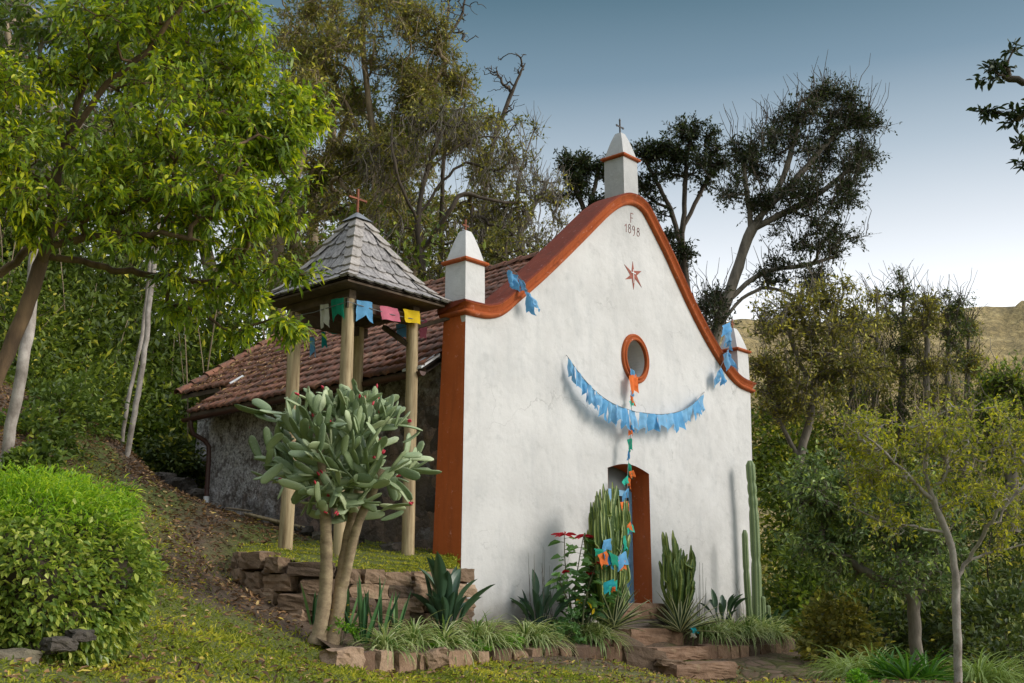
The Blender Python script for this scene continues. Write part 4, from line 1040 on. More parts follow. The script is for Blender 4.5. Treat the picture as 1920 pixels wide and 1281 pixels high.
def garlands():
    root = thing('blue_garland', 'long blue flag garland sagging across the white facade', 'bunting', on_y(1190, 780, -.2))
    run1 = [on_y(1065, 670, -.10), on_y(1088, 702, -.18), on_y(1116, 733, -.24), on_y(1150, 757, -.27), on_y(1191, 772, -.28)]
    run2 = [on_y(1198, 773, -.28), on_y(1240, 777, -.27), on_y(1275, 771, -.24), on_y(1300, 757, -.18), on_y(1318, 738, -.10)]
    mb = MB(); mb.tube(catmull(np.array(run1 + run2), 6), .005, 5); mb.tube([on_y(1062, 666, -.0), run1[0]], .005, 4); mb.tube([run2[-1], on_y(1321, 735, 0)], .005, 4)
    part(mb, 'cord', M['string'], root)
    flag_run(root, run1, 10, .33, ['c_pale', 'c_pale', 'c_blue'], spread=1.02, seed=1, curl=.03)
    flag_run(root, run2, 9, .32, ['c_pale', 'c_blue', 'c_pale'], spread=1.02, seed=5, curl=.028)
    # three blue flags on the left slope
    root = thing('blue_flag_string', 'three crumpled blue flags hanging off the left slope of the gable', 'bunting', on_y(985, 545, -.2))
    A = [on_y(958, 504, -.12), on_y(968, 512, -.16), on_y(978, 526, -.18), on_y(990, 546, -.2)]
    mb = MB(); mb.tube([on_y(952, 498, .1)] + A, .005, 5); part(mb, 'cord', M['string'], root)
    flag(root, on_y(954, 506, -.14), on_y(969, 517, -.16), (.05, 0, -.26), 'c_blue', .3, .05, 2.2)
    flag(root, on_y(971, 518, -.16), on_y(984, 532, -.19), (.10, -.02, -.20), 'c_pale', .3, .05, 4.4)
    flag(root, on_y(988, 547, -.2), on_y(997, 556, -.2), (.05, -.01, -.31), 'c_blue', .35, .05, 7.1)
    flag(root, on_y(991, 549, -.215), on_y(1003, 562, -.2), (.08, -.01, -.19), 'c_pale', .3, .04, 9.1)
    root = thing('blue_flag_string', 'blue flags tied from the right pinnacle down over the right slope', 'bunting', on_y(1360, 690, -.2))
    mb = MB(); mb.tube([on_y(1370, 602, -.06), on_y(1368, 640, -.13), on_y(1363, 665, -.2), on_y(1350, 690, -.2)], .005, 5); part(mb, 'cord', M['string'], root)
    for a, b, d, m in (((1353, 612), (1370, 603), (-.04, -.02, -.22), 'c_blue'), ((1357, 620), (1371, 612), (.05, -.02, -.32), 'c_pale'), ((1363, 622), (1372, 630), (.10, 0, -.28), 'c_blue'),
                       ((1359, 664), (1367, 655), (-.02, -.02, -.34), 'c_pale'), ((1364, 660), (1370, 668), (.08, -.01, -.26), 'c_blue'), ((1343, 700), (1353, 688), (.0, -.01, -.28), 'c_pale'), ((1348, 694), (1355, 690), (.06, -.01, -.33), 'c_blue')):
        flag(root, on_y(*a, -.17), on_y(*b, -.17), d, m, .3, .045, a[0] * 1.3)
    # many-coloured string from the round window down to the plants
    root = thing('coloured_flag_string', 'thin string of blue, orange and green flags hanging from the round window to the cactus', 'bunting', on_y(1183, 690, -.1))
    K = [(1184, 688, -.08), (1185, 735, -.10), (1183, 790, -.20), (1180, 850, -.22), (1177, 880, -.25), (1176, 915, -.33), (1173, 950, -.45), (1172, 990, -.60), (1166, 1030, -.80), (1155, 1048, -.86), (1140, 1042, -.84), (1125, 1030, -.80), (1118, 1030, -.76)]
    CP = [on_y(a, b, y - .28 if y < -.6 else y) for a, b, y in K]
    mb = MB(); mb.tube(catmull(np.array(CP), 5), .005, 5); part(mb, 'cord', M['string'], root)
    S = [(1182, 690, 1190, 697, -.12, (.05, 0, -.14), 'c_blue'), (1181, 704, 1192, 702, -.14, (.0, -.02, -.27), 'c_orange'), (1184, 712, 1194, 708, -.15, (.02, 0, -.14), 'c_orange'), (1182, 733, 1187, 730, -.12, (.02, 0, -.1), 'c_blue'),
         (1183, 741, 1188, 748, -.12, (.0, 0, -.11), 'c_orange'), (1181, 752, 1187, 749, -.12, (-.02, 0, -.1), 'c_mint'), (1180, 797, 1188, 800, -.2, (-.05, 0, -.16), 'c_orange'), (1183, 796, 1188, 801, -.21, (.0, 0, -.08), 'c_blue2'),
         (1177, 824, 1183, 822, -.22, (.02, 0, -.17), 'c_green'), (1178, 843, 1182, 842, -.22, (-.02, 0, -.15), 'c_blue2'), (1178, 866, 1184, 874, -.25, (.04, 0, -.17), 'c_green'), (1180, 884, 1187, 882, -.25, (.04, -.01, -.09), 'c_orange'),
         (1167, 902, 1176, 892, -.3, (.04, -.02, -.09), 'c_mint'), (1176, 893, 1182, 899, -.3, (.04, 0, -.13), 'c_orange'), (1169, 925, 1177, 916, -.36, (-.01, -.01, -.12), 'c_blue'), (1159, 942, 1176, 940, -.45, (.01, -.02, -.15), 'c_orange'), (1158, 941, 1166, 948, -.46, (.02, -.02, -.09), 'c_orange'),
         (1172, 970, 1181, 976, -.55, (.0, -.02, -.14), 'c_orange'), (1173, 986, 1184, 984, -.56, (.03, 0, -.10), 'c_mint'), (1167, 1008, 1173, 1003, -.7, (.01, 0, -.20), 'c_mint'), (1155, 1046, 1172, 1034, -.86, (.0, -.03, -.16), 'c_blue'), (1159, 1051, 1170, 1050, -.87, (.01, 0, -.12), 'c_orange'),
         (1142, 1035, 1157, 1043, -.86, (-.01, -.03, -.17), 'c_green'), (1132, 1036, 1144, 1042, -.85, (.04, -.02, -.16), 'c_blue2'), (1133, 1013, 1145, 1010, -.82, (-.02, 0, -.14), 'c_blue'), (1122, 1040, 1136, 1034, -.84, (.02, -.03, -.17), 'c_orange'), (1116, 1028, 1132, 1030, -.82, (.0, -.02, -.09), 'c_green'),
         (1133, 1092, 1150, 1086, -.9, (.02, -.02, -.13), 'c_teal'), (1142, 1096, 1156, 1088, -.9, (.01, 0, -.12), 'c_mint'), (1148, 1101, 1154, 1100, -.92, (.02, 0, -.06), 'c_orange')]
    for i, (a, b, c, d, y, dr, m) in enumerate(S):
        y = y - .28 if y < -.6 else y; A, B = on_y(a, b, y), on_y(c, d, y); mid = (A + B) / 2; flag(root, mid + (A - mid) * 1.2, mid + (B - mid) * 1.2, np.array(dr) * 1.25, m, .28, .018, i * 1.9, None, .1)
    root = thing('fallen_flag', 'small blue and white flag caught on the strap leaves right of the steps', 'bunting', on_y(1297, 1182, -.85))
    flag(root, on_y(1293, 1178, -.85), on_y(1303, 1177, -.85), (.02, -.02, -.10), 'c_teal', .3, .03, 3.3); flag(root, on_y(1296, 1184, -.86), on_y(1304, 1187, -.86), (.01, 0, -.10), 'c_white', .3, .03, 5.1)
    root = thing('flag_scrap', 'teal and orange flag hanging among the leaves at the left edge', 'bunting', at(52, 560, 9.3))
    flag(root, at(48, 535, 9.3), at(55, 536, 9.3), (0, 0, -.12), 'c_mint', .3, .02, 1.0); flag(root, at(46, 556, 9.3), at(54, 552, 9.3), (-.01, 0, -.1), 'c_orange', .3, .02, 2.0)

def drain_trough():
    root = thing('drain_trough', 'pale weathered drain trough sloping along the foot of the rough side wall', 'drain trough', (-.35, 4.4, 1.4))
    A = on_x(380, 953, -.22); B = on_x(432, 985, -.5); C = on_x(470, 990, -.52); D = on_x(566, 1018, -.5)
    A, B, C, D = (np.array([q[0], q[1], max(q[2], gz(q[0], q[1]) + .15)]) for q in (A, B, C, D))
    mb = MB(); P = []
    for a, b, w in ((A, B, .05), (C - (C - D) * -.1, D, .055)):
        R = []
        for t in np.linspace(0, 1, 8):
            p = a + (b - a) * t; d = nrm(b - a); s = nrm(np.cross(d, (0, 0, 1))); u = np.cross(s, d)
            R.append([p + s * w * math.cos(q) + u * w * math.sin(q) for q in np.linspace(-PI, 0, 8)] + [p + s * w * .8 * math.cos(q) + u * (w * .8 * math.sin(q) + .004) for q in np.linspace(0, -PI, 8)])
        mb.grid(np.array(R))
    part(mb, 'channel', M['post'], root, True)
    root2 = thing('wooden_stick', 'thin brown branch lying across the drain trough', 'branch', on_x(440, 975, -.33))
    mb = MB(); lift = lambda q: np.array([q[0], q[1], max(q[2], gz(q[0], q[1]) + .24)])
    mb.tube([lift(on_x(424, 958, -.34)), lift(on_x(445, 976, -.33)), lift(on_x(470, 992, -.32))], [.015, .02, .012], 6); part(mb, 'stick', M['bk_tan'], root2)
# ------------------------------------------------------------------ leaves and blades
def leaves(mb, B, D, L, W, val, kind='diamond', droop=.25):
    """many leaves at once. B base points, D directions (N,3)"""
    n = len(B)
    if n == 0: return
    L = np.broadcast_to(np.asarray(L, float), (n,))[:, None]; W = np.broadcast_to(np.asarray(W, float), (n,))[:, None]
    D = nrm(D); s = nrm(np.cross(D, ZUP + RNG.normal(0, .45, (n, 3)))); u = np.cross(s, D)
    if kind == 'diamond':
        f = RNG.uniform(.05, .3, (n, 1)) * W
        V = np.stack([B, B + D * L * .45 + s * W / 2 + u * f, B + D * L, B + D * L * .45 - s * W / 2 + u * f], 1)
        F = np.arange(n)[:, None] * 4 + np.arange(4); mb.add(V.reshape(-1, 3), F, val); return
    if kind == 'leaf':   # 6-point folded leaf: two quads
        f = RNG.uniform(.1, .35, (n, 1)) * W; g = np.array([0, 0, -1.0]) * L * droop
        V = np.stack([B, B + D * L * .38 + s * W / 2 + u * f + g * .14, B + D * L * .72 + s * W * .36 + u * f * .7 + g * .5, B + D * L + g, B + D * L * .72 - s * W * .36 + u * f * .7 + g * .5, B + D * L * .38 - s * W / 2 + u * f + g * .14], 1)
        i = np.arange(n)[:, None] * 6
        F = np.concatenate([i + np.array([0, 1, 2, 3]), i + np.array([0, 3, 4, 5])]); mb.add(V.reshape(-1, 3), F, np.tile(np.broadcast_to(val, (n,)), 2)); return
    if kind == 'lance':
        ts = [0, .3, .65, 1.0]; ws = [.12, 1.0, .75, .05]; R = []
        for t, w in zip(ts, ws):
            c = B + D * L * t + np.array([0, 0, -1.0]) * L * droop * t * t
            R += [c + s * W * w / 2, c - s * W * w / 2]
        V = np.stack(R, 1); i = np.arange(n)[:, None] * 8
        F = np.concatenate([i + np.array([0, 1, 3, 2]), i + np.array([2, 3, 5, 4]), i + np.array([4, 5, 7, 6])])
        mb.add(V.reshape(-1, 3), F, np.tile(np.broadcast_to(val, (n,)), 3))

def blade(mb, b, az, elev, L, W, curve, vals=(.3,), seg=6, base_w=.35, fold=.25, wpos=.35, twist=0.0):
    """one long sword or strap leaf; vals colours its columns"""
    nc = len(vals); P = []
    h = np.array([math.cos(az), math.sin(az), 0]); sd = np.array([-math.sin(az), math.cos(az), 0]); p = np.asarray(b, float); e = elev
    for i in range(seg + 1):
        t = i / seg
        w = W * (base_w + (1 - base_w) * math.sin(min(1, t / wpos) * PI / 2)) if t < wpos else W * math.cos((t - wpos) / (1 - wpos) * PI / 2) ** .8
        w = max(w, .001)
        d = h * math.cos(e) + ZUP * math.sin(e); up = -h * math.sin(e) + ZUP * math.cos(e)
        s2 = sd * math.cos(twist * t) + up * math.sin(twist * t)
        P.append([p + s2 * w * (k / nc - .5) + up * abs(k / nc - .5) * w * fold * 2 for k in range(nc + 1)])
        p = p + d * L / seg; e -= curve / seg
    A = np.array(P); mb.grid(A, np.tile(np.asarray(vals, float), seg))

# ------------------------------------------------------------------ woody plants
class Tree:
    def __init__(s, limbs, tips, rng, r_root, r_tip=.006, bend=.12, rise=.0, back=.25, sub=3):
        """limbs: polylines (first is the trunk); tips: points the twigs reach for"""
        pos = []; par = []
        s.chains = []
        for li, pl in enumerate(limbs):
            pl = catmull(np.array(pl, float), 4)
            if li == 0: a = -1
            else: a = int(np.argmin(np.linalg.norm(np.array(pos) - pl[0], axis=1)))
            ch = [] if a < 0 else [a]
            for p in (pl if li == 0 else pl[1:]):
                p = p + rng.normal(0, .012, 3) * (1 if li else .6)
                pos.append(p); par.append(a); a = len(pos) - 1; ch.append(a)
            s.chains.append(ch)
        nl = len(pos); base = np.array(pos)
        tips = np.asarray(tips, float)
        dmin = np.min(np.linalg.norm(tips[:, None] - base[None], axis=2), axis=1)
        cap = nl + len(tips) * (sub + 1) + 4
        PB = np.zeros((cap, 3)); PB[:nl] = base; n = nl
        depth = np.zeros(cap)
        for i in range(1, nl): depth[i] = depth[par[i]] + np.linalg.norm(pos[i] - pos[par[i]]) if par[i] >= 0 else 0
        s.tipnode = []; skip = max(2, int(nl * .0))
        low = base[0][2] + (base[:, 2].max() - base[0][2]) * .22
        for ti in np.argsort(dmin):
            t = tips[ti]; d = np.linalg.norm(PB[:n] - t, axis=1)
            cost = d + back * depth[:n] * .25 + (PB[:n, 2] < low) * 3.0 + np.clip(PB[:n, 2] - t[2], 0, None) * .5
            a = int(np.argmin(cost)); p0 = PB[a].copy(); L = d[a]
            ch = [a]; k = sub if L > .25 else 2
            off = rng.normal(0, bend * L, 3) + np.array([0, 0, rise * L])
            for j in range(1, k + 1):
                q = j / k; p = p0 + (t - p0) * q + off * math.sin(PI * q) + rng.normal(0, .03 * L, 3) * (q < 1)
                PB[n] = p; par.append(ch[-1]); depth[n] = depth[ch[-1]] + L / k; ch.append(n); n += 1
            s.chains.append(ch); s.tipnode.append((ch[-1], ch[-2]))
        s.P = PB[:n]; par = np.array(par); cnt = np.zeros(n)
        for a, _ in s.tipnode: cnt[a] = 1
        for i in range(n - 1, -1, -1):
            if cnt[i] == 0: cnt[i] = .5
            if par[i] >= 0: cnt[par[i]] += cnt[i]
        # parents always come before children, so one backward pass is enough
        ex = math.log(max(r_root / r_tip, 1.5)) / math.log(max(cnt[0], 2)); s.R = r_tip * np.maximum(cnt, .5) ** ex
        s.depth = depth[:n]
    def wood(s, mb, sides=5, minr=0.0):
        for ci, ch in enumerate(s.chains):
            if len(ch) < 2: continue
            r = s.R[ch].copy()
            if ci: r[0] = min(r[0], r[1] * 1.15)
            if r.max() < minr: continue
            k = sides + (5 if r.max() > .05 else 2 if r.max() > .02 else 0)
            mb.tube(s.P[ch], r, k, 0.0, False)
    def tip_info(s):
        a = np.array([t[0] for t in s.tipnode]); b = np.array([t[1] for t in s.tipnode]); return s.P[a], nrm(s.P[a] - s.P[b])

def ball(c, r, n, rng, shell=.45):
    """points in an ellipsoid, thicker toward its skin"""
    v = nrm(rng.normal(0, 1, (n, 3))); q = rng.uniform(0, 1, (n, 1)) ** (shell)
    return np.asarray(c) + v * q * np.asarray(r)

def clumps(c, r, n, rng, shell=.45):
    """the same, gathered into flattish sprays with gaps between them"""
    k = max(3, n // 6); C = ball(c, np.asarray(r) * .95, k, rng, shell); m = -(-n // k)
    return (np.repeat(C, m, 0) + rng.normal(0, 1, (k * m, 3)) * np.asarray(r) * np.array([.19, .19, .10]))[:n]

def crown_leaves(tree, mb, wood, per, spr, L, W, rng, kind='diamond', droop=.25, vmean=.45, vsd=.25, dirmix=.6, down=.0, r=.003):
    """every twig end carries a few fine side twigs, and the leaves sit along those"""
    T, D = tree.tip_info(); n = len(T); k = max(3, per // 5); m = max(2, per // k)
    D2 = np.repeat(D, k, 0); N = n * k
    A = np.repeat(T, k, 0) - D2 * rng.uniform(0, 1.1, (N, 1)) * spr
    d = nrm(D2 * .55 + rng.normal(0, .62, (N, 3)) * np.array([1, 1, .75]) + np.array([0, 0, -down * .5]))
    E = A + d * spr * rng.uniform(.8, 2.1, (N, 1)); wood.prisms(A, E, r)
    t = rng.uniform(.2, 1.03, (N, m, 1)); B = (A[:, None] + (E - A)[:, None] * t).reshape(-1, 3) + rng.normal(0, .012, (N * m, 3))
    ld = np.repeat(d, m, 0) * dirmix + rng.normal(0, .62, (N * m, 3)) + np.array([0, 0, -down])
    v = np.clip(rng.normal(vmean, vsd, N * m) + np.repeat(rng.normal(0, .13, n), k * m), 0, .999)
    leaves(mb, B, ld, L * rng.uniform(.7, 1.25, N * m), W * rng.uniform(.75, 1.2, N * m), v, kind, droop)

def tree_thing(name, label, cat, limbs, blobs, r_root, bark, leaf, per, spr, L, W, seed, kind='diamond', group=None, r_tip=.006, bend=.12, rise=0., vmean=.45, vsd=.25, droop=.25, twigs=None, down=0., sides=5, back=.25, shell=.45, dirmix=.6, sub=3, clump=True):
    rng = np.random.default_rng(seed)
    tips = np.vstack([clumps(c, r, n, rng, shell) if clump else ball(c, r, n, rng, shell) for c, r, n in blobs])
    t = Tree(limbs, tips, rng, r_root, r_tip, bend, rise, back, sub)
    root = thing(name, label, cat, limbs[0][0], group)
    mb = MB(); t.wood(mb, sides)
    if per:
        lm = MB(); crown_leaves(t, lm, mb, per, spr, L, W, rng, kind, droop, vmean, vsd, dirmix, down, r_tip * .6)
        part(lm, 'crown', leaf, root, False)
    if twigs:
        n, ln, m = twigs; P, D = t.tip_info(); idx = rng.integers(0, len(P), n)
        for i in idx:
            d = nrm(D[i] * .4 + np.array([rng.normal(0, .25), rng.normal(0, .25), 1.0 if ln > 0 else -1.0])); l = abs(ln) * rng.uniform(.4, 1.2)
            q = [P[i] + d * l * s + rng.normal(0, .05 * l, 3) * (s > 0) for s in (0, .35, .7, 1)]
            mb.tube(q, [r_tip * 1.1, r_tip, r_tip * .8, r_tip * .5], 4, 0, False, 1)
    part(mb, 'trunk', [bark, twigs[2]] if twigs else bark, root, True)
    return root

def px_line(pts): return [at(a, b, d) for a, b, d in pts]
def blob(px, py, rpx, D, n, depth=None, ry=None):
    """a lump of crown rpx wide as seen D metres off"""
    r = rpx * D / 2250.0; r2 = (ry if ry else rpx) * D / 2250.0; dd = depth if depth else r
    return at(px, py, D), np.array([(r * abs(RIGHT[0]) + dd * abs(FWD[0])) * .75, (r * abs(RIGHT[1]) + dd * abs(FWD[1])) * .75, r2]), n

# ------------------------------------------------------------------ shrubs: many small stems and a leafy mound
def shrub(name, label, cat, c, r, leaf, n, L, W, seed, group=None, kind='leaf', vmean=.45, bark='bk_dark', stems=9, droop=.2, build=True, flat=.0, skin=.33):
    rng = np.random.default_rng(seed); c = np.asarray(c, float); r = np.asarray(r, float)
    root = thing(name, label, cat, c, group)
    mb = MB(); tips = []
    for i in range(stems):
        v = nrm(np.array([rng.normal(0, .8), rng.normal(0, .8), abs(rng.normal(.7, .4)) + .15])); t = c + v * r * np.array([1, 1, 1.7]) * rng.uniform(.6, .95)
        m = c + (t - c) * .5 + rng.normal(0, .08, 3) * r; mb.tube(catmull(np.array([c - (0, 0, .1), m, t]), 3), np.linspace(.012, .004, 7) * float(np.mean(r)) * 1.5, 5, 0, False); tips.append(t)
    part(mb, 'stems', M[bark], root, True)
    # leaf clumps on an uneven mound
    k = max(12, n // 28); v = nrm(rng.normal(0, 1, (k, 3))); v[:, 2] = np.abs(v[:, 2]) * 1.0 - .12
    lump = np.array([1 + .35 * noise.noise((a * 2.2 + seed, b * 2.2, d * 2.2)) for a, b, d in v])[:, None]
    C = c + v * r * np.array([1, 1, 1.75]) * lump * rng.uniform(0, 1, (k, 1)) ** skin
    B = np.repeat(C, n // k, 0) + rng.normal(0, .16, (k * (n // k), 3)) * r
    d = nrm(np.repeat(v, n // k, 0) + rng.normal(0, .7, B.shape) + np.array([0, 0, .15 - flat]))
    val = np.clip(rng.normal(vmean, .2, len(B)) + np.repeat(rng.normal(0, .15, k), n // k), 0, .999)
    mb = MB(); leaves(mb, B, d, L * rng.uniform(.7, 1.25, len(B)), W * rng.uniform(.8, 1.2, len(B)), val, kind, droop)
    part(mb, 'crown', M[leaf], root)
    return root

def copy_tree(o, loc, rz=0., sc=1.):
    c = o.copy(); COL.objects.link(c); c.location = tuple(float(q) for q in loc); c.rotation_euler = (0, 0, rz); c.scale = (sc, sc, sc)
    for ch in list(o.children):
        d = ch.copy(); COL.objects.link(d); d.parent = c
    return c

# ------------------------------------------------------------------ garden plants
def prickly_pear():
    root = thing('prickly_pear_tree', 'tall tree-like prickly pear cactus with flat grey-green pads before the bell tower', 'cactus', at(605, 1195, 13.4))
    D = 13.4
    mb = MB()
    L1 = [(594, 1208, 13.3), (600, 1180, 13.3), (610, 1110, 13.3), (612, 1040, 13.25), (610, 960, 13.2), (606, 890, 13.2), (600, 830, 13.2)]
    L2 = [(618, 1208, 13.4), (630, 1165, 13.4), (638, 1110, 13.4), (645, 1060, 13.4), (655, 1000, 13.4), (668, 940, 13.4), (676, 890, 13.4), (672, 830, 13.4)]
    L3 = [(640, 1100, 13.4), (650, 1070, 13.35), (662, 1015, 13.3), (676, 970, 13.25), (700, 920, 13.2), (716, 880, 13.2)]
    for l, r0, r1 in ((L1, .088, .05), (L2, .092, .045), (L3, .06, .045)):
        P = catmull(np.array(px_line(l)), 4); n = len(P); r = np.linspace(r0, r1, n) * (1 + .06 * np.sin(np.arange(n) * 2.1)); r[:3] *= 1.22
        mb.tube(P, r, 12)
    part(mb, 'trunk', M['bk_cactus'], root, True)
    rng = np.random.default_rng(21)
    V0, F0 = [], []
    nu, nv = 9, 10
    t = np.linspace(0, 1, nu)
    wid = np.sqrt(np.clip(1 - (np.abs(t - .56) / .57) ** 2.6, .0, 1)); wid[0] = .34; wid[-1] = .30
    prof = np.array([[(wid[i] * math.cos(a), wid[i] * math.sin(a) * 1.0, t[i]) for a in np.linspace(0, 2 * PI, nv, endpoint=False)] for i in range(nu)]).reshape(-1, 3)
    Fp = [(i * nv + j, i * nv + (j + 1) % nv, (i + 1) * nv + (j + 1) % nv, (i + 1) * nv + j) for i in range(nu - 1) for j in range(nv)]
    mb = MB(); fruits = []; count = [0]
    lobes = [(at(590, 850, 13.2), .90), (at(648, 830, 13.3), .85), (at(700, 850, 13.15), .8)]
    ctr = at(645, 870, 13.25)
    def inside(p):
        # the crown's outline in the photograph, as a solid of real depth
        q = (p - at(642, 850, 13.25)); x = q @ RIGHT; d = q @ FWD; z = q[2]
        return (x / 1.0) ** 2 + (d / .75) ** 2 + (z / .74) ** 2 < 1.0 + .35 * noise.noise((x * 4, d * 4, z * 4))
    def pad(p, d, nv_, L, W, gen):
        d = nrm(d); s = nrm(np.cross(d, nv_)); n = np.cross(s, d); 
        bend = rng.normal(0, .16)
        Q = np.asarray(p) + prof[:, :1] * s * W / 2 + prof[:, 1:2] * n * .0135 + (prof[:, 2:3] * d) * L + n * (prof[:, 2:3] ** 2) * bend * L
        mb.add(Q, Fp, float(np.clip(rng.normal(.45, .25), 0, 1)))
        count[0] += 1
        tip = np.asarray(p) + d * L * .93 + n * bend * L * .85
        if rng.random() < .08:
            for _ in range(int(rng.integers(1, 3))):
                f = tip + s * rng.normal(0, W * .25); fr = MB(); fr.tube([f, f + d * .025, f + d * .05], [.009, .014, .006], 6); fruits.append(fr)
        return tip, d, s, n
    queue = []
    def growp(p, d, gen, maxg): queue.append((np.asarray(p, float), d, gen, maxg))
    def grow_all(limit):
        while queue and count[0] < limit:
            p, d, gen, maxg = queue.pop(0)
            tip, d2, s, nn = pad(p, d, nrm(rng.normal(0, 1, 3)), rng.uniform(.22, .37) * (1 if gen < 3 else .88), rng.uniform(.075, .112), gen)
            if gen >= maxg: continue
            for i in range(int(rng.choice([1, 2, 2, 3, 3]))):
                nd = nrm(d2 * .85 + s * rng.normal(0, .8) + nn * rng.normal(0, .7) + nrm(tip - ctr) * .40 + np.array([0, 0, rng.normal(.30, .32)]))
                b = tip + s * rng.normal(0, .02) - d2 * rng.uniform(0, .07)
                if inside(b + nd * .2): growp(b, nd, gen + 1, maxg)
    starts = [(L1, 18, .38), (L2, 11, .42), (L3, 9, .55)]
    for l, k, fr0 in starts:
        P = catmull(np.array(px_line(l)), 4)
        for i in range(k):
            q = P[int(len(P) * (fr0 + (1 - fr0) * (.45 + .55 * i / (k - 1)))) - 1]
            side = rng.normal(0, 1, 3); side[2] = abs(side[2]) * .8 + (.35 if i > 2 else -.1)
            growp(q, nrm(side + nrm(q - ctr) * .3), 0, 6)
    # low hanging sprays seen in front of the trunks
    for px, py, dx, dz in ((618, 905, -.5, -.5), (622, 900, .35, -.9), (625, 905, .75, -.3), (612, 915, -.9, -.12), (720, 890, .5, -.8), (735, 905, .8, -.6), (715, 975, 1, .25), (745, 880, 1, -.4), (530, 870, -.6, -.6), (520, 790, -1, .25), (508, 770, -.9, .6), (765, 860, 1, .1), (755, 830, .9, .35), (770, 880, .9, -.2), (535, 900, -.2, -1), (500, 775, -1, 0)):
        p = at(px, py, 12.95 if px < 700 else 13.1); growp(p, RIGHT * dx + ZUP * dz + FWD * rng.normal(0, .2), 2, 5)
    grow_all(660)
    part(mb, 'crown', M['pad'], root, True); [part(f, 'fruit', M['fruit'], root, True) for f in fruits[:90]]

def candelabra(name, label, base, height, width, n, seed, tops):
    rng = np.random.default_rng(seed); root = thing(name, label, 'cactus', base); mb = MB()
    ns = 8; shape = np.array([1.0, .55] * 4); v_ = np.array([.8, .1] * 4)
    b = np.asarray(base, float)
    mb.tube([b - (0, 0, .15), b + (0, 0, .25), b + (.0, 0, .55)], [.07, .06, .045], 8, .05)
    for i in range(n):
        t = rng.uniform(-1, 1); dy = rng.uniform(-.55, .30); x = t * width / 2
        topz = height * np.interp(t, *tops) * (1 - .45 * rng.random() ** 1.6)
        z0 = (.22 + .42 * rng.random()) * topz
        w = rng.uniform(.026, .038)
        P = [b + (x * .22, dy * .1, z0 * .4), b + (x * .68, dy * .3, z0), b + (x * .95, dy * .42, z0 + .22), b + (x + rng.normal(0, .02), dy * .45, (z0 + topz) / 2 + .1), b + (x + rng.normal(0, .035), dy * .46, topz)]
        C = catmull(np.array(P), 5); m = len(C); r = np.full(m, w) * (1 + .09 * np.sin(np.arange(m) * 2.4 + i)); r[-1] *= .25; r[-2] *= .75; r[:2] *= .6
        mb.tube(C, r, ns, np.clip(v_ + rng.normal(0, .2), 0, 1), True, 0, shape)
        if rng.random() < .6:
            for _ in range(int(rng.integers(1, 4))):
                k = int(rng.integers(m // 3, m - 4)); q = C[k]; d = rng.choice([-1, 1]); l = rng.uniform(.12, .4)
                K = [q, q + (d * .06, rng.normal(0, .03), .02), q + (d * .085, rng.normal(0, .03), .09), q + (d * .09, 0, .09 + l)]
                if q[2] + l < b[2] + topz: mb.tube(catmull(np.array(K), 3), [w * .6] + [w * .8] * 8 + [w * .3], ns, np.clip(v_ + rng.normal(0, .2), 0, 1), True, 0, shape)
    part(mb, 'stems', M['candel'], root); return root

def column(label, pts, rad, joints, seed):
    rng = np.random.default_rng(seed); P = catmull(np.array(pts), 10); root = thing('column_cactus', label, 'cactus', P[0], 'column cacti at the right corner')
    n = len(P); s = np.linspace(0, 1, n); r = np.full(n, rad) * (1 - .1 * s)
    for j in joints: r *= 1 - .20 * np.exp(-((s - j) / .018) ** 2)
    r *= np.clip((1 - s) / .035, .25, 1) ** .5
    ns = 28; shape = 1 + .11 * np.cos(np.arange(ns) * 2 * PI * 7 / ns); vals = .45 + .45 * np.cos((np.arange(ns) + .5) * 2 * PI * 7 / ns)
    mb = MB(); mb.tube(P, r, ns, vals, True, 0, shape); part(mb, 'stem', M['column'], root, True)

def rosette(name, label, cat, base, n, L, W, mat, seed, emin, emax, curve, vals, group=None, fold=.3, base_w=.5, wpos=.35, spread=.05, seg=6, twist=0.0, lab2=None):
    rng = np.random.default_rng(seed); root = thing(name, label, cat, base, group); mb = MB()
    for i in range(n):
        f = i / max(1, n - 1); az = i * 2.39996 + rng.normal(0, .25); e = emax - (emax - emin) * (1 - f) ** .8 + rng.normal(0, .09)
        b = np.asarray(base) + np.array([math.cos(az), math.sin(az), 0]) * spread * rng.uniform(.3, 1) * (1.15 - f)
        vv = vals(rng) if callable(vals) else vals
        blade(mb, b, az, e, L * rng.uniform(.75, 1.12), W * rng.uniform(.8, 1.15), curve * rng.uniform(.6, 1.4), vv, seg, base_w, fold, wpos, rng.normal(0, twist) if twist else 0)
    part(mb, 'leaves', M[mat], root); return root

def strelitzia(label, base, n, H, seed, fan=1.0):
    rng = np.random.default_rng(seed); root = thing('bird_of_paradise_plant', label, 'plant', base, 'paddle-leaved plants along the wall'); mb = MB(); st = MB()
    for i in range(n):
        az = rng.uniform(0, 2 * PI); lean = rng.uniform(.12, .62) * fan; hgt = H * rng.uniform(.45, 1.0) * (1.15 - lean * .5); b = np.asarray(base) + np.array([math.cos(az), math.sin(az), 0]) * rng.uniform(0, .12)
        d = nrm(np.array([math.cos(az) * lean, math.sin(az) * lean, 1.0])); sl = hgt * rng.uniform(.35, .55); top = b + d * sl
        st.tube([b, b + d * sl * .5, top], [.016, .011, .008], 6)
        L = hgt * rng.uniform(.48, .62) + .08; e = math.asin(d[2]) + rng.normal(0, .12)
        v = float(np.clip(rng.normal(.4, .25), 0, 1)); blade(mb, top, az, e, L, L * rng.uniform(.24, .32), rng.uniform(.15, .7), (v, min(1, v + .08), v + .02, v), 7, .25, .35, .45, rng.normal(0, .5))
    part(mb, 'leaves', M['strel'], root, True); part(st, 'stalks', M['strel'], root, True)

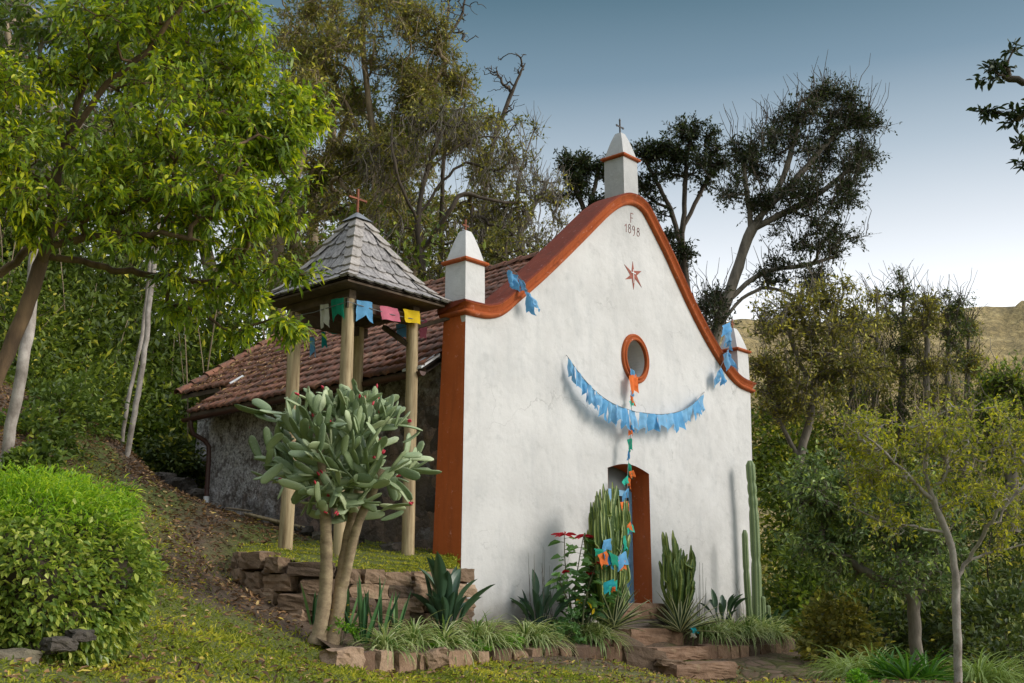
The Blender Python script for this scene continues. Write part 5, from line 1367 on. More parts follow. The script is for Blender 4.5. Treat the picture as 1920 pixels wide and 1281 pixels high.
def poinsettia():
    base = on_y(1085, 1168, -.55); root = thing('poinsettia', 'leggy poinsettia with red bracts beside the tall ribbed cactus', 'plant', base); rng = np.random.default_rng(4)
    S = [[(1075, 1170), (1068, 1120), (1060, 1060), (1058, 1003)], [(1085, 1170), (1078, 1110), (1086, 1050), (1094, 1006)], [(1092, 1172), (1096, 1130), (1108, 1085), (1118, 1058)], [(1096, 1172), (1105, 1130), (1125, 1090), (1143, 1060)],
         [(1098, 1172), (1100, 1140), (1102, 1105), (1106, 1076)], [(1100, 1172), (1118, 1140), (1138, 1110), (1150, 1094)], [(1078, 1172), (1066, 1130), (1050, 1090), (1062, 1072)], [(1100, 1174), (1112, 1150), (1125, 1135), (1132, 1127)]]
    st = MB(); lf = MB(); br = MB(); yl = MB(); tops = [.28, .27, .22, .22, .14, .17, .10, .13]
    for i, s in enumerate(S):
        y = -.55 - .08 * (i % 3) - (.12 if i > 1 else 0)
        P = catmull(np.array([on_y(a, b, y) for a, b in s]), 8); st.tube(P, np.linspace(.014, .006, len(P)), 6)
        n = len(P)
        for k in range(5, n - 1):
            for _ in range(1 if k % 2 else 2):
                az = rng.uniform(0, 2 * PI); d = np.array([math.cos(az), math.sin(az), rng.uniform(-.1, .35)]); q = P[k] + nrm(d) * .05
                st.tube([P[k], q], .003, 4, 0, False)
                L = rng.uniform(.13, .23); leaves(lf, q[None], d[None], L, L * .55, np.array([float(np.clip(rng.normal(.4, .22), 0, 1))]), 'leaf', .35)
                if k < 9 and rng.random() < .12: leaves(yl, q[None], np.array([[d[0], d[1], -.9]]), .11, .06, np.array([.2]), 'leaf', .2)
        m = 12; az = rng.uniform(0, 2 * PI, m); D = np.stack([np.cos(az), np.sin(az), rng.uniform(-.05, .35, m)], 1)
        leaves(br, np.repeat(P[-1][None], m, 0), D, tops[i] * rng.uniform(.5, .8, m), .055, rng.uniform(0, 1, m), 'leaf', .25)
    part(st, 'stems', M['bk_green'], root, True); part(lf, 'leaves', M['poin'], root); part(br, 'bracts', M['bract'], root); part(yl, 'yellowed_leaves', M['c_yellow'], root)

def spider_vals(rng):
    return (.75, .2, .8) if rng.random() < .62 else (.3, .1, .35)

def garden():
    prickly_pear()
    candelabra('candelabra_spurge', 'big many-stemmed ribbed cactus half hiding the blue door', on_y(1136, 1155, -.72) * np.array([1, 1, 0]) + np.array([0, 0, -.32]), 2.28, .72, 92, 3, ([-1, -.6, -.1, .25, .5, .8, 1], [.78, .90, .92, 1.0, .93, .70, .42]))
    candelabra('candelabra_spurge', 'smaller ribbed cactus on the right of the doorway', on_y(1268, 1150, -.42) * np.array([1, 1, 0]) + np.array([0, 0, -.28]), 1.72, .54, 44, 8, ([-1, -.7, -.35, 0, .5, 1], [.80, .86, 1.0, .66, .80, .80]))
    y = -.32
    column('tallest jointed column cactus at the right wall corner', [on_y(1420, 1185, y), on_y(1419, 1120, y), on_y(1417, 1050, y), on_y(1413, 960, y), on_y(1409, 905, y), on_y(1406, 864, y)], .088, (.40, .62, .70, .80), 1)
    y = -.5
    column('second tallest column cactus, just left of the tallest', [on_y(1409, 1185, y), on_y(1404, 1140, y), on_y(1399, 1070, y), on_y(1396, 994, y)], .056, (.35, .66), 2)
    y = -.4
    column('short column cactus stub right of the tallest', [on_y(1431, 1185, y), on_y(1431, 1150, y), on_y(1430, 1118, y)], .05, (), 3)
    column('low column cactus sprout nearest the paddle leaves', [on_y(1441, 1185, -.3), on_y(1441, 1160, -.3), on_y(1440, 1135, -.3)], .045, (), 4)
    ag = lambda r: (.9, .1, .25, .1, .9)
    rosette('striped_agave', 'cream-edged agave left of the steps, under the tall ribbed cactus', 'agave', on_y(1150, 1178, -.80), 50, .72, .062, 'agave', 5, .12, 1.45, .25, ag, 'striped agaves flanking the steps', .35)
    rosette('striped_agave', 'cream-edged agave right of the steps, under the smaller ribbed cactus', 'agave', on_y(1276, 1186, -.62), 52, .74, .062, 'agave', 6, .12, 1.45, .25, ag, 'striped agaves flanking the steps', .35)
    strelitzia('largest clump of dark paddle leaves against the stone wall', (-.95, -.62, -.33), 30, 1.05, 11, 1.0)
    strelitzia('clump of long paddle leaves against the white wall left of the poinsettia', (1.12, -.42, -.22), 22, .86, 12, 1.5)
    strelitzia('small clump of paddle leaves near the column cacti', (6.1, -.35, -.18), 13, .72, 13, 1.1)
    strelitzia('low drooping paddle leaves beneath the column cacti', (7.35, -.55, -.30), 8, .5, 14, 1.9)
    strelitzia('low loose paddle leaves between the variegated grasses left of the poinsettia', (1.75, -.6, -.3), 9, .55, 15, 1.7)
    # variegated strap grasses
    spots = [(722, 1215, 'first clump from the stone wall end, beside the sword leaves'), (776, 1222, 'second clump from the left, in front of the biggest paddle leaves'), (832, 1216, 'third clump from the left, below the biggest paddle leaves'), (893, 1212, 'palest clump at the facade\'s left corner'), (916, 1214, 'clump overlapping the palest one on its right'), (985, 1212, 'clump left of the small nettle-like bush'), (1010, 1206, 'clump hugging the left of the small nettle-like bush'), (1098, 1196, 'clump right of the small nettle-like bush'), (1122, 1194, 'clump drooping over the left side of the steps'),
             (1318, 1192, 'first clump right of the steps'), (1348, 1196, 'second clump right of the steps'), (1376, 1198, 'third clump right of the steps'), (1404, 1198, 'fourth clump right of the steps'), (1430, 1198, 'fifth clump right of the steps, before the cactus stub'), (1452, 1200, 'last clump at the far right end of the bed')]
    for i, (px, py, w) in enumerate(spots):
        yv = np.interp(px, [660, 830, 1120, 1300, 1460], [-1.42, -1.05, -.82, -.78, -.8]) + (.15 if i % 2 else 0)
        p = on_y(px, py, yv); p[2] = bed_z(p[0], p[1]) - .02
        rosette('variegated_grass', 'variegated strap grass, ' + w, 'grass clump', p, 150, .58 if i not in (3, 12, 13) else .66, .019, 'spider', 40 + i, .35, 1.5, 2.0, spider_vals, 'variegated grasses edging the bed', .3, .6, .3, .07, 6)
    # sword-leaved plants
    for i, (px, py, y, n, L, w) in enumerate(((650, 1196, -.75, 5, .62, 'tight clump right behind the cactus trunk'), (680, 1222, -1.15, 11, .70, 'broadest clump in front of the stone wall'), (715, 1178, -.55, 6, .62, 'slim clump of tall blades before the wall'), (742, 1180, -.5, 5, .5, 'clump hidden behind the first variegated grass'), (588, 1185, -.4, 4, .45, 'few blades left of the cactus trunks'))):
        p = on_y(px, py, y); p[2] = bed_z(p[0], p[1]) if p[0] > -3.2 else gz(p[0], p[1])
        rosette('sword_plant', 'dark banded sword leaves, ' + w, 'plant', p, n, L, .058, 'sans', 70 + i, 1.15, 1.55, -.1, lambda r: tuple(np.clip(r.normal(.4, .25, 2), 0, 1)), 'sword-leaved plants by the stone wall', .35, .7, .4, .09)
    # little bushes
    def low(px, py, y, r, leaf, n, L, W, seed, label, name='low_bush', cat='bush', kind='leaf', vmean=.5):
        p = on_y(px, py, y); p[2] = bed_z(p[0], p[1]); return shrub(name, label, cat, p, r, leaf, n, L, W, seed, None, kind, vmean, 'bk_green', 7)
    low(1058, 1200, -.72, (.24, .22, .2), 'poin', 420, .085, .05, 81, 'small dark nettle-like bush below the poinsettia')
    low(835, 1224, -1.12, (.22, .15, .09), 'broad', 260, .07, .04, 82, 'bright green ferny tuft behind the rounded edging stone')
    low(955, 1222, -.98, (.22, .14, .10), 'broad', 240, .06, .035, 83, 'bright green ground plant left of the clump by the nettle bush')
    low(640, 1215, -1.0, (.2, .2, .13), 'broad', 300, .045, .025, 84, 'yellow-flowered weeds at the foot of the cactus trunks', 'flowering_weed', 'weeds')
    w = bpy.data.objects[[o.name for o in bpy.data.objects if o.get('label', '').startswith('yellow-flowered')][0]]
    mb = MB(); c = np.array(w.location)
    for _ in range(26):
        q = c + np.array([RNG.normal(0, .14), RNG.normal(0, .14), RNG.uniform(.05, .34)]); k = 5; a = np.arange(k) * 2 * PI / k
        leaves(mb, np.repeat(q[None], k, 0), np.stack([np.cos(a), np.sin(a), np.full(k, .4)], 1), .016, .012, .5)
    part(mb, 'flowers', M['yflower'], w)
    low(905, 1228, -1.12, (.16, .1, .07), 'broad', 160, .05, .03, 85, 'bright seedlings at the foot of the palest variegated grass')
    low(1040, 1190, -.5, (.2, .15, .13), 'strap', 220, .07, .03, 86, 'dark leafy plant behind the nettle-like bush')
    poinsettia()
    for i, (px, n, H, w) in enumerate(((1012, 8, 1.15, 'left of the poinsettia'), (1028, 6, .9, 'between the paddle leaves and the poinsettia'), (1303, 10, 1.0, 'right of the smaller ribbed cactus'), (1388, 6, .8, 'beside the second tallest column cactus'))):
        y = -.3; p = on_y(px, 1165, y); p[2] = bed_z(p[0], p[1]); root = thing('dry_stalks', 'bare thin dry stalks standing ' + w, 'dry stalks', p, 'dry stalks against the white wall'); mb = MB()
        for _ in range(n):
            b = p + np.array([RNG.normal(0, .1), RNG.normal(0, .06), 0]); h = H * RNG.uniform(.6, 1.1); t = b + np.array([RNG.normal(0, .1), RNG.normal(0, .05), h])
            mb.tube([b, (b + t) / 2 + RNG.normal(0, .02, 3), t], [.006, .004, .002], 4, 0, False)
        part(mb, 'stalks', M['bk_grey'], root)
    # low right corner of the picture
    def gp(px, py, D): p = at(px, py, D); p[2] = gz(p[0], p[1]) - .03; return p
    for i, (px, D, w) in enumerate(((1600, 17.0, 'pale clump at the left of the glossy strap leaves'), (1635, 16.4, 'pale clump touching the glossy strap leaves'), (1575, 18.0, 'darker clump nearest the path end'), (1830, 16.0, 'clump right of the slim white-barked trunk'), (1862, 16.4, 'farthest right clump under the tree'))):
        p = gp(px, 1200, D); rosette('strap_grass', 'long arching strap grass, ' + w, 'grass clump', p, 130, .85, .024, 'spider', 100 + i, .4, 1.5, 2.2, lambda r: (.45, .15, .45), 'arching grasses at the garden end', .3, .6, .3, .12)
    for i, (px, D, w) in enumerate(((1700, 15.2, 'largest, at the lower right'), (1738, 15.6, 'second, nearest the slim trunk'), (1668, 15.8, 'smallest, on the left of the pair'))):
        p = gp(px, 1240, D); rosette('strap_leaf_plant', 'glossy bright strap-leaved plant, ' + w, 'plant', p, 46, .62, .045, 'strap', 110 + i, .25, 1.45, 1.0, lambda r: tuple(np.clip(r.normal(.5, .2, 2), 0, 1)), 'glossy strap-leaved plants', .35, .6)
    p = gp(1610, 1270, 14.6); p[2] = gz(p[0], p[1]); shrub('low_bush', 'small rounded bright bush at the bottom edge right of the steps', 'bush', p, (.22, .22, .12), 'broad', 500, .05, .03, 120)
    p = gp(1505, 1275, 13.6); shrub('low_bush', 'tiny green bush on the path edge below the steps', 'bush', p, (.12, .12, .08), 'broad', 220, .045, .025, 121)

def hedge():
    """mound of leafy ground cover on its own rocks at the lower left"""
    c = at(70, 1150, 8.9); c[2] = gz(c[0], c[1])
    root = thing('hedge_mound', 'rounded leafy hedge mound at the lower left with bright fern grass on top', 'hedge', c)
    rng = np.random.default_rng(5)
    C = at(35, 1090, 8.9); R = np.array([.92, .92, .80])
    def surf(v):
        k = np.array([1 + .20 * noise.noise((a * 1.9, b * 1.9, d * 1.9)) + .13 * noise.noise((a * 4.5, b * 4.5, d * 4.5)) for a, b, d in v])[:, None]
        return C + np.sign(v) * np.abs(v) ** .9 * R * k
    mb = MB(); V, F = cube_sphere(10); vv = nrm(V); mb.add(C + (surf(vv) - C) * .80, F, 0.0); part(mb, 'branches', M['bk_dark'], root, True)
    n = 30000; v = nrm(rng.normal(0, 1, (n, 3))); v = v[v[:, 2] > -.75]; n = len(v)
    B = surf(v) - (surf(v) - C) * rng.uniform(0, .2, (n, 1)); topm = (v[:, 2] > .52 + .12 * rng.normal(0, 1, n))
    d = nrm(v + rng.normal(0, .6, (n, 3))); B1 = B[~topm]; m = len(B1)
    mb = MB(); leaves(mb, B1, d[~topm], .056 * rng.uniform(.7, 1.3, m), .035 * rng.uniform(.8, 1.2, m), np.clip(rng.normal(.45, .25, m), 0, .999), 'leaf', .2); part(mb, 'crown', M['lf_hedge'], root)
    mb = MB(); B2 = B[topm]; k = len(B2); B2 = np.repeat(B2, 3, 0) + rng.normal(0, .03, (k * 3, 3)); d2 = np.repeat(v[topm], 3, 0) * .7 + rng.normal(0, .5, (k * 3, 3)) + np.array([0.1, -.1, .25])
    leaves(mb, B2, d2, .085 * rng.uniform(.5, 1.3, k * 3), .011, np.clip(rng.normal(.5, .25, k * 3), 0, .999), 'lance', .5); part(mb, 'fern_grass', M['lf_hgrass'], root)
    mb = MB()
    for _ in range(60):
        a = rng.normal(0, 1, 3); a[2] = abs(a[2]); q = surf(nrm(a)[None])[0]; blade(mb, q, rng.uniform(-.5, 1.2), rng.uniform(.1, .9), rng.uniform(.25, .5), .007, 1.6, (.8,), 5, .6, .1)
    part(mb, 'long_grass', M['lf_hgrass'], root)
    for i, (px, py, s, lab) in enumerate(((25, 1238, .11, 'large flat rock at the bottom left corner under the hedge mound'), (112, 1208, .075, 'middle rock showing below the hedge mound'), (150, 1192, .065, 'rightmost rock showing below the hedge mound'), (72, 1214, .08, 'rock in the shadow between the large flat one and the middle one'))):
        p = at(px, py, 8.0 + .12 * i); mb = MB(); rock(mb, (0, 0, 0), (s * 1.3, s, s * .6), rnd=.3, rough=.14, cuts=5); o = mb.build('rock', M['greystone']); o.location = p; tag(o, lab, 'rock', 'rocks below the hedge mound')

def lawn_and_litter():
    n = 190000; x = RNG.uniform(-9.5, 2.5, n); y = RNG.uniform(-6.5, 8, n)
    g, c = ground_cover(x, y); D = (np.stack([x, y], 1) - CAM[:2]) @ FWD[:2]
    pn = np.array([noise.noise((a * .9, b * .9, 2.2)) for a, b in zip(x, y)])
    keep = (RNG.uniform(0, 1, n) < np.clip(g * (.75 + pn * .7), 0, 1) * np.where(c > .3, .35, 1)) & (D > 5) & ((x < .1) | (y < -.9)) & (y < np.where(x > -3.3, -1.2 + .0 * x, 99) + (x < -2.9) * 99)
    x, y, g = x[keep], y[keep], g[keep]; m = len(x)
    B = np.stack([x, y, ground_z(x, y) + np.array([noise.noise((a * .8, b * .8, .3)) * .05 + noise.noise((a * 2.6, b * 2.6, 4.3)) * .03 for a, b in zip(x, y)]) - .005], 1)
    d = RNG.normal(0, .55, (m, 3)); d[:, 2] = RNG.uniform(.35, 1.1, m)
    tall = np.array([max(0, noise.noise((a * 1.6, b * 1.6, 5.5))) for a, b in zip(x, y)])
    mb = MB(); leaves(mb, B, d, RNG.uniform(.025, .075, m) * (1 + 1.6 * tall), RNG.uniform(.008, .022, m), np.clip(RNG.normal(.42, .22, m) + np.array([noise.noise((a * 1.1, b * 1.1, 8.8)) for a, b in zip(x, y)]) * .45, 0, .999), 'leaf', .3)
    o = mb.build('grass', M['grass']); o['kind'] = 'stuff'
    # short grass on the terrace round the tower posts
    n = 9000; tg = bpy.data.objects['terrace_ground'].data; TV = np.array([v.co[:] for v in tg.vertices]); B = TV[RNG.integers(0, len(TV), n)] + RNG.normal(0, .07, (n, 3)) * np.array([1, 1, .05])
    B = B[(np.hypot(B[:, 0] + 1.3, (B[:, 1] - .9) * 1.0) < 1.5)]; m = len(B); d = RNG.normal(0, .55, (m, 3)); d[:, 2] = RNG.uniform(.35, 1.1, m)
    mb = MB(); leaves(mb, B, d, RNG.uniform(.025, .07, m), RNG.uniform(.008, .02, m), np.clip(RNG.normal(.5, .25, m), 0, .999), 'leaf', .3)
    o = mb.build('grass', M['grass']); o['kind'] = 'stuff'
    n = 120000; x = RNG.uniform(-9, 5, n); y = RNG.uniform(-6, 10, n); g, c = ground_cover(x, y)
    D = (np.stack([x, y], 1) - CAM[:2]) @ FWD[:2]
    slope = sstep(-.5, 1.2, y + .22 * (x + 5)) * (x < .1)
    dens = np.where(slope > .3, .9 * slope * (1 - .55 * g), .17)
    keep = (RNG.uniform(0, 1, n) < dens) & (D > 5) & ~((x > -2.7) & (y > -.45) & (y < .6)) & ~((x > -3.1) & (y > -1.0) & (y < .2) & (x + y * .3 > -2.9)) & ~((x > .0) & (y > -1.0)) & ~((x > -2.6) & (x < 0) & (y < 2.0) & (y > -1))
    x, y = x[keep], y[keep]; m = len(x)
    B = np.stack([x, y, ground_z(x, y) + np.array([noise.noise((a * .8, b * .8, .3)) * .05 + noise.noise((a * 2.6, b * 2.6, 4.3)) * .03 for a, b in zip(x, y)]) + RNG.uniform(0, .03, m)], 1)
    d = RNG.normal(0, 1, (m, 3)); d[:, 2] *= .35
    mb = MB(); leaves(mb, B, d, RNG.uniform(.04, .11, m), RNG.uniform(.018, .04, m), RNG.uniform(0, 1, m) ** 1.3 * .999, 'leaf', .1)
    o = mb.build('fallen_leaves', M['litter']); o['kind'] = 'stuff'
    # leaves caught on the back of the roof
    n = 2600; y = 8.25 - RNG.uniform(0, 1, n) ** 1.6 * 4.5; x = RNG.uniform(-.34, 3.9, n); ok = (y < 6.3) | (x > .72); keep = ok & (RNG.uniform(0, 1, n) < np.where(y > 5.5, 1, .35) * np.where(x < 1.6, 1, .6))
    x, y = x[keep], y[keep]; m = len(x); z = 3.42 + .668 * (x + .36) + .075
    d = RNG.normal(0, 1, (m, 3)); d[:, 2] = d[:, 0] * .6 + RNG.normal(0, .25, m); mb = MB(); leaves(mb, np.stack([x, y, z], 1), d, RNG.uniform(.05, .12, m), RNG.uniform(.02, .035, m), RNG.uniform(.35, .95, m), 'leaf', .1)
    o = mb.build('fallen_leaves', M['litter']); o['kind'] = 'stuff'
def foreground_tree():
    D = 9.2
    base = at(-150, 1010, 9.0); base[2] = gz(base[0], base[1]) - .1
    limbs = [[base] + px_line([(-70, 830, 9.0), (0, 690, 9.0), (45, 590, 9.05), (75, 500, 9.1), (90, 430, 9.15), (105, 345, 9.2), (125, 260, 9.3), (165, 130, 9.4), (220, -40, 9.5)]),
             px_line([(75, 500, 9.1), (100, 462, 9.05), (160, 446, 9.0), (240, 438, 8.9), (320, 440, 8.8), (400, 455, 8.8), (470, 470, 8.9)]),
             px_line([(-70, 830, 9.0), (-110, 640, 9.2), (-60, 560, 9.3), (0, 510, 9.4), (50, 470, 9.4), (95, 440, 9.5), (150, 395, 9.6), (230, 320, 9.7), (330, 250, 9.8), (430, 190, 10.0)]),
             px_line([(80, 480, 9.1), (140, 492, 9.2), (200, 500, 9.3), (260, 512, 9.4), (330, 520, 9.5), (420, 540, 9.6)]),
             px_line([(105, 345, 9.2), (60, 330, 9.0), (20, 310, 8.8), (-40, 270, 8.6)]),
             px_line([(125, 260, 9.3), (200, 160, 9.2), (300, 70, 9.1), (360, -20, 9.1)])]
    B = [blob(40, 170, 150, 9.0, 70), blob(170, 80, 150, 9.2, 80), blob(320, 60, 150, 9.3, 90), blob(440, 110, 120, 9.5, 80), blob(270, 240, 140, 9.0, 90), blob(420, 250, 140, 9.2, 95), blob(505, 300, 85, 9.4, 55), blob(120, 330, 110, 8.8, 60),
         blob(370, 390, 120, 9.0, 85), blob(480, 420, 90, 9.2, 52), blob(450, 540, 70, 9.4, 26), blob(360, 535, 75, 9.5, 24), blob(230, 395, 85, 8.7, 32), blob(545, 610, 32, 9.3, 12), blob(560, 210, 60, 9.5, 34), blob(-40, 330, 110, 8.8, 40), blob(230, -40, 190, 9.4, 60), blob(430, -30, 110, 9.6, 40), blob(575, 350, 26, 9.3, 7), blob(545, 500, 32, 9.3, 9), blob(40, 420, 50, 8.8, 16), blob(430, 610, 36, 9.5, 8)]
    tree_thing('leafy_tree', 'big bright leafy tree overhanging from the left, with some yellow leaves', 'tree', limbs, B, .066, M['bk_fore'], M['lf_fore'], 30, .11, .076, .027, 11, 'lance', None, .0035, .10, -.02, .47, .24, .35, None, .18, 6, .25, .40, .7)
    # the pale trunks behind it
    for pts, lab, r, b in (([(8, 885, 14.5), (20, 800, 14.5), (40, 700, 14.5), (55, 610, 14.6), (62, 520, 14.7), (75, 400, 14.9), (100, 200, 15.2)], 'pale blotchy trunk leaning at the left edge behind the leafy tree', .075, [(100, 260, 170, 15.2), (40, 60, 200, 15.4), (200, 60, 150, 15.2)]),
                          ([(229, 832, 19.5), (236, 775, 19.5), (248, 715, 19.6), (262, 650, 19.7), (275, 560, 19.8), (290, 400, 20), (300, 200, 20)], 'slimmer left one of the twin pale trunks on the leafy slope', .034, [(290, 300, 120, 20), (310, 120, 120, 20)]),
                          ([(240, 836, 19.2), (252, 775, 19.2), (264, 710, 19.3), (272, 655, 19.4), (282, 560, 19.5), (300, 400, 19.7), (330, 220, 20)], 'thicker right one of the twin pale trunks on the leafy slope', .048, [(340, 250, 120, 20), (380, 100, 130, 20)])):
        limbs = [px_line(pts)]; p = limbs[0][0]; p[2] = min(p[2], gz(p[0], p[1]) + .02) - .05
        tree_thing('pale_trunk_tree', lab, 'tree', limbs, [blob(a, c, r_, d, 30) for a, c, r_, d in b], r, M['bk_pale'], M['lf_green'], 34, .30, .15, .06, int(pts[0][0]), 'leaf', 'pale-barked trees on the left slope', .008, .12, 0, .4, .22, .3, None, .2)

def back_trees():
    T = tree_thing
    # -- the tangled tree just behind the tower and left pinnacle
    D = 27
    b = at(795, 700, D)
    T('vine_hung_tree', 'open branching tree hung with dry vines behind the left pinnacle', 'tree',
      [[b, *px_line([(795, 560, D), (788, 470, D), (785, 400, D), (800, 320, D), (830, 240, D)])], px_line([(785, 420, D), (750, 340, D - .5), (735, 260, D - .5), (740, 180, D)]), px_line([(790, 400, D), (830, 340, D), (875, 305, D), (925, 320, D), (965, 300, D)]), px_line([(795, 470, D), (840, 400, D - .5), (870, 365, D - .5), (930, 378, D - .5), (985, 380, D)]), px_line([(800, 320, D), (840, 290, D), (880, 262, D), (940, 258, D), (975, 280, D)])],
      [blob(760, 300, 90, D, 55), blob(850, 250, 90, D, 60), blob(930, 300, 70, D, 40), blob(880, 400, 90, D, 55), blob(960, 380, 60, D, 34), blob(720, 420, 70, D, 34), blob(760, 500, 70, D, 26), blob(940, 460, 60, D, 30), blob(800, 190, 70, D, 30)],
      .10, M['bk_dark'], M['lf_olive'], 15, .26, .13, .055, 31, 'diamond', None, .008, .16, .05, .35, .25, .25, (900, -1.0, M['bk_grey']), sides=4)
    D = 30
    T('tall_dark_tree', 'tall dense dark tree rising to the top of the picture left of the open sky', 'tree',
      [px_line([(690, 620, D), (700, 450, D), (705, 300, D), (690, 180, D), (680, 50, D), (690, -80, D)]), px_line([(700, 400, D), (760, 280, D), (800, 190, D), (830, 120, D)]), px_line([(700, 300, D), (650, 200, D), (610, 120, D)])],
      [blob(760, 110, 105, D, 75), blob(700, 200, 110, D, 70), blob(815, 200, 80, D, 55), blob(872, 262, 62, D, 38), blob(800, 70, 70, D, 40), blob(640, 90, 120, D, 70), blob(905, 330, 40, D, 18), blob(650, 290, 100, D, 55), blob(740, 330, 90, D, 40), blob(610, -20, 130, D, 50), blob(730, -20, 90, D, 40), blob(855, 150, 50, D, 20)],
      .16, M['bk_tan'], M['lf_olive'], 62, .30, .12, .045, 32, 'diamond', None, .009, .13, .05, .42, .24, .25, (420, -1.2, M['bk_tan']), sides=4, shell=.5)
    D = 31
    T('bare_tree', 'leafless tree top reaching above the dense dark tree at the upper centre', 'tree',
      [px_line([(826, 520, D), (828, 400, D), (832, 300, D), (836, 200, D), (833, 100, D), (835, 75, D)]), px_line([(833, 110, D), (810, 70, D), (785, 30, D), (775, -20, D)]), px_line([(835, 75, D), (860, 40, D), (872, 0, D), (880, -40, D)]), px_line([(835, 75, D), (840, 20, D), (838, -40, D)])],
      [blob(810, 10, 60, D, 80, None, 50), blob(865, 20, 45, D, 60), blob(870, 65, 28, D, 30), blob(840, -40, 60, D, 50)], .06, M['bk_dark'], M['lf_dark'], 0, .2, .1, .04, 33, r_tip=.008, bend=.10, sides=4)
    D = 33
    T('bare_tree', 'leafless crooked tree beside the open sky, lower than the other bare tree top', 'tree',
      [px_line([(900, 560, D), (905, 420, D), (915, 320, D), (930, 250, D), (935, 200, D)]), px_line([(930, 250, D), (950, 200, D), (970, 150, D), (985, 118, D)]), px_line([(915, 320, D), (950, 260, D), (975, 225, D)])],
      [blob(930, 130, 32, D, 44), blob(955, 150, 40, D, 56), blob(950, 220, 40, D, 50), blob(975, 120, 25, D, 24)], .075, M['bk_dark'], M['lf_dark'], 0, .2, .1, .04, 34, r_tip=.008, bend=.11, sides=4)
    D = 30
    T('twiggy_tree', 'thin twiggy tree with few leaves between the left pinnacle and the gable slope', 'tree',
      [px_line([(990, 640, D), (985, 520, D), (975, 440, D), (970, 360, D), (985, 290, D), (1008, 230, D)]), px_line([(975, 440, D), (1010, 370, D), (1040, 320, D)]), px_line([(985, 520, D), (940, 450, D), (920, 400, D)])],
      [blob(985, 330, 60, D, 50), blob(1020, 380, 60, D, 46), blob(950, 420, 60, D, 40), blob(1000, 455, 60, D, 40), blob(1008, 250, 18, D, 8), blob(1050, 430, 35, D, 20), blob(930, 340, 45, D, 26)],
      .12, M['bk_grey'], M['lf_olive'], 6, .22, .12, .05, 35, 'diamond', None, .008, .16, .04, .4, .25, sides=4, twigs=(420, .7, M['bk_grey']))
    T('bushy_tree', 'dark bushy tree just behind the left pinnacle and roof edge', 'tree',
      [px_line([(950, 640, 26), (948, 560, 26), (945, 500, 26), (950, 450, 26)])], [blob(940, 470, 60, 26, 46), blob(985, 500, 40, 26, 24), blob(900, 510, 40, 26, 20)], .12, M['bk_dark'], M['lf_olive'], 26, .22, .12, .05, 36, 'diamond', None, .008, .14, vmean=.3, sides=4)
    # -- behind the gable
    D = 34
    T('flat_topped_tree', 'small dark tree showing between the twiggy tree and the top pinnacle', 'tree',
      [px_line([(1110, 620, D), (1112, 480, D), (1100, 410, D), (1080, 360, D), (1060, 320, D)]), px_line([(1100, 410, D), (1115, 350, D), (1125, 310, D)])],
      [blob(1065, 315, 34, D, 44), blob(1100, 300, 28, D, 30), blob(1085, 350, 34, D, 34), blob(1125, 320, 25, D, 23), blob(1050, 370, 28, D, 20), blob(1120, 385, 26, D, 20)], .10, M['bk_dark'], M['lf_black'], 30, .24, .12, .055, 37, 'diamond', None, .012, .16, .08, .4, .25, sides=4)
    T('flat_topped_tree', 'dark flat-topped tree right of the top pinnacle', 'tree',
      [px_line([(1300, 640, D), (1285, 520, D), (1278, 450, D), (1282, 400, D), (1285, 330, D), (1290, 280, D)]), px_line([(1278, 460, D), (1255, 390, D), (1230, 340, D), (1210, 300, D)]), px_line([(1280, 430, D), (1310, 370, D), (1335, 320, D)]), px_line([(1255, 390, D), (1215, 370, D), (1200, 340, D)])],
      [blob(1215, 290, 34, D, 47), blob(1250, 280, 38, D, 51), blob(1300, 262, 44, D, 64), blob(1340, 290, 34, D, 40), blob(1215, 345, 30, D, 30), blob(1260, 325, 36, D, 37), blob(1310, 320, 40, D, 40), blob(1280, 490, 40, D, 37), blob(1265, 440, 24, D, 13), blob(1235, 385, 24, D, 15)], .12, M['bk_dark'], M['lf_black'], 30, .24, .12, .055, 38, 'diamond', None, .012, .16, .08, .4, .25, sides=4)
    D = 31
    T('leaning_tree', 'big dark tree leaning right against the sky behind the right slope', 'tree',
      [px_line([(1310, 760, D), (1335, 650, D), (1360, 570, D), (1385, 500, D), (1408, 430, D), (1440, 390, D), (1490, 340, D), (1540, 280, D), (1600, 220, D)]), px_line([(1385, 500, D), (1430, 400, D), (1470, 330, D), (1490, 260, D), (1500, 190, D)]),
       px_line([(1360, 570, D), (1400, 530, D), (1450, 505, D), (1510, 498, D), (1570, 480, D)]), px_line([(1350, 610, D), (1390, 560, D), (1440, 540, D), (1500, 560, D)]), px_line([(1408, 430, D), (1470, 400, D), (1540, 360, D), (1610, 300, D)]), px_line([(1408, 430, D), (1400, 360, D), (1390, 290, D)])],
      [blob(1500, 230, 60, D, 81), blob(1570, 200, 58, D, 85), blob(1610, 230, 40, D, 51), blob(1620, 290, 30, D, 34), blob(1550, 290, 65, D, 88), blob(1450, 290, 62, D, 81), blob(1395, 300, 45, D, 51), blob(1480, 360, 70, D, 85), blob(1570, 370, 55, D, 61), blob(1510, 440, 60, D, 68), blob(1580, 460, 42, D, 44), blob(1420, 380, 40, D, 34), blob(1470, 510, 50, D, 51), blob(1540, 520, 38, D, 34), blob(1370, 360, 35, D, 30), blob(1600, 330, 35, D, 34), blob(1545, 180, 40, D, 40), blob(1340, 560, 40, D, 40), blob(1330, 610, 40, D, 40)],
      .17, M['bk_grey'], M['lf_black'], 27, .27, .11, .05, 39, 'diamond', None, .010, .14, .06, .42, .25, .25, (480, 1.1, M['bk_dark']), sides=4)
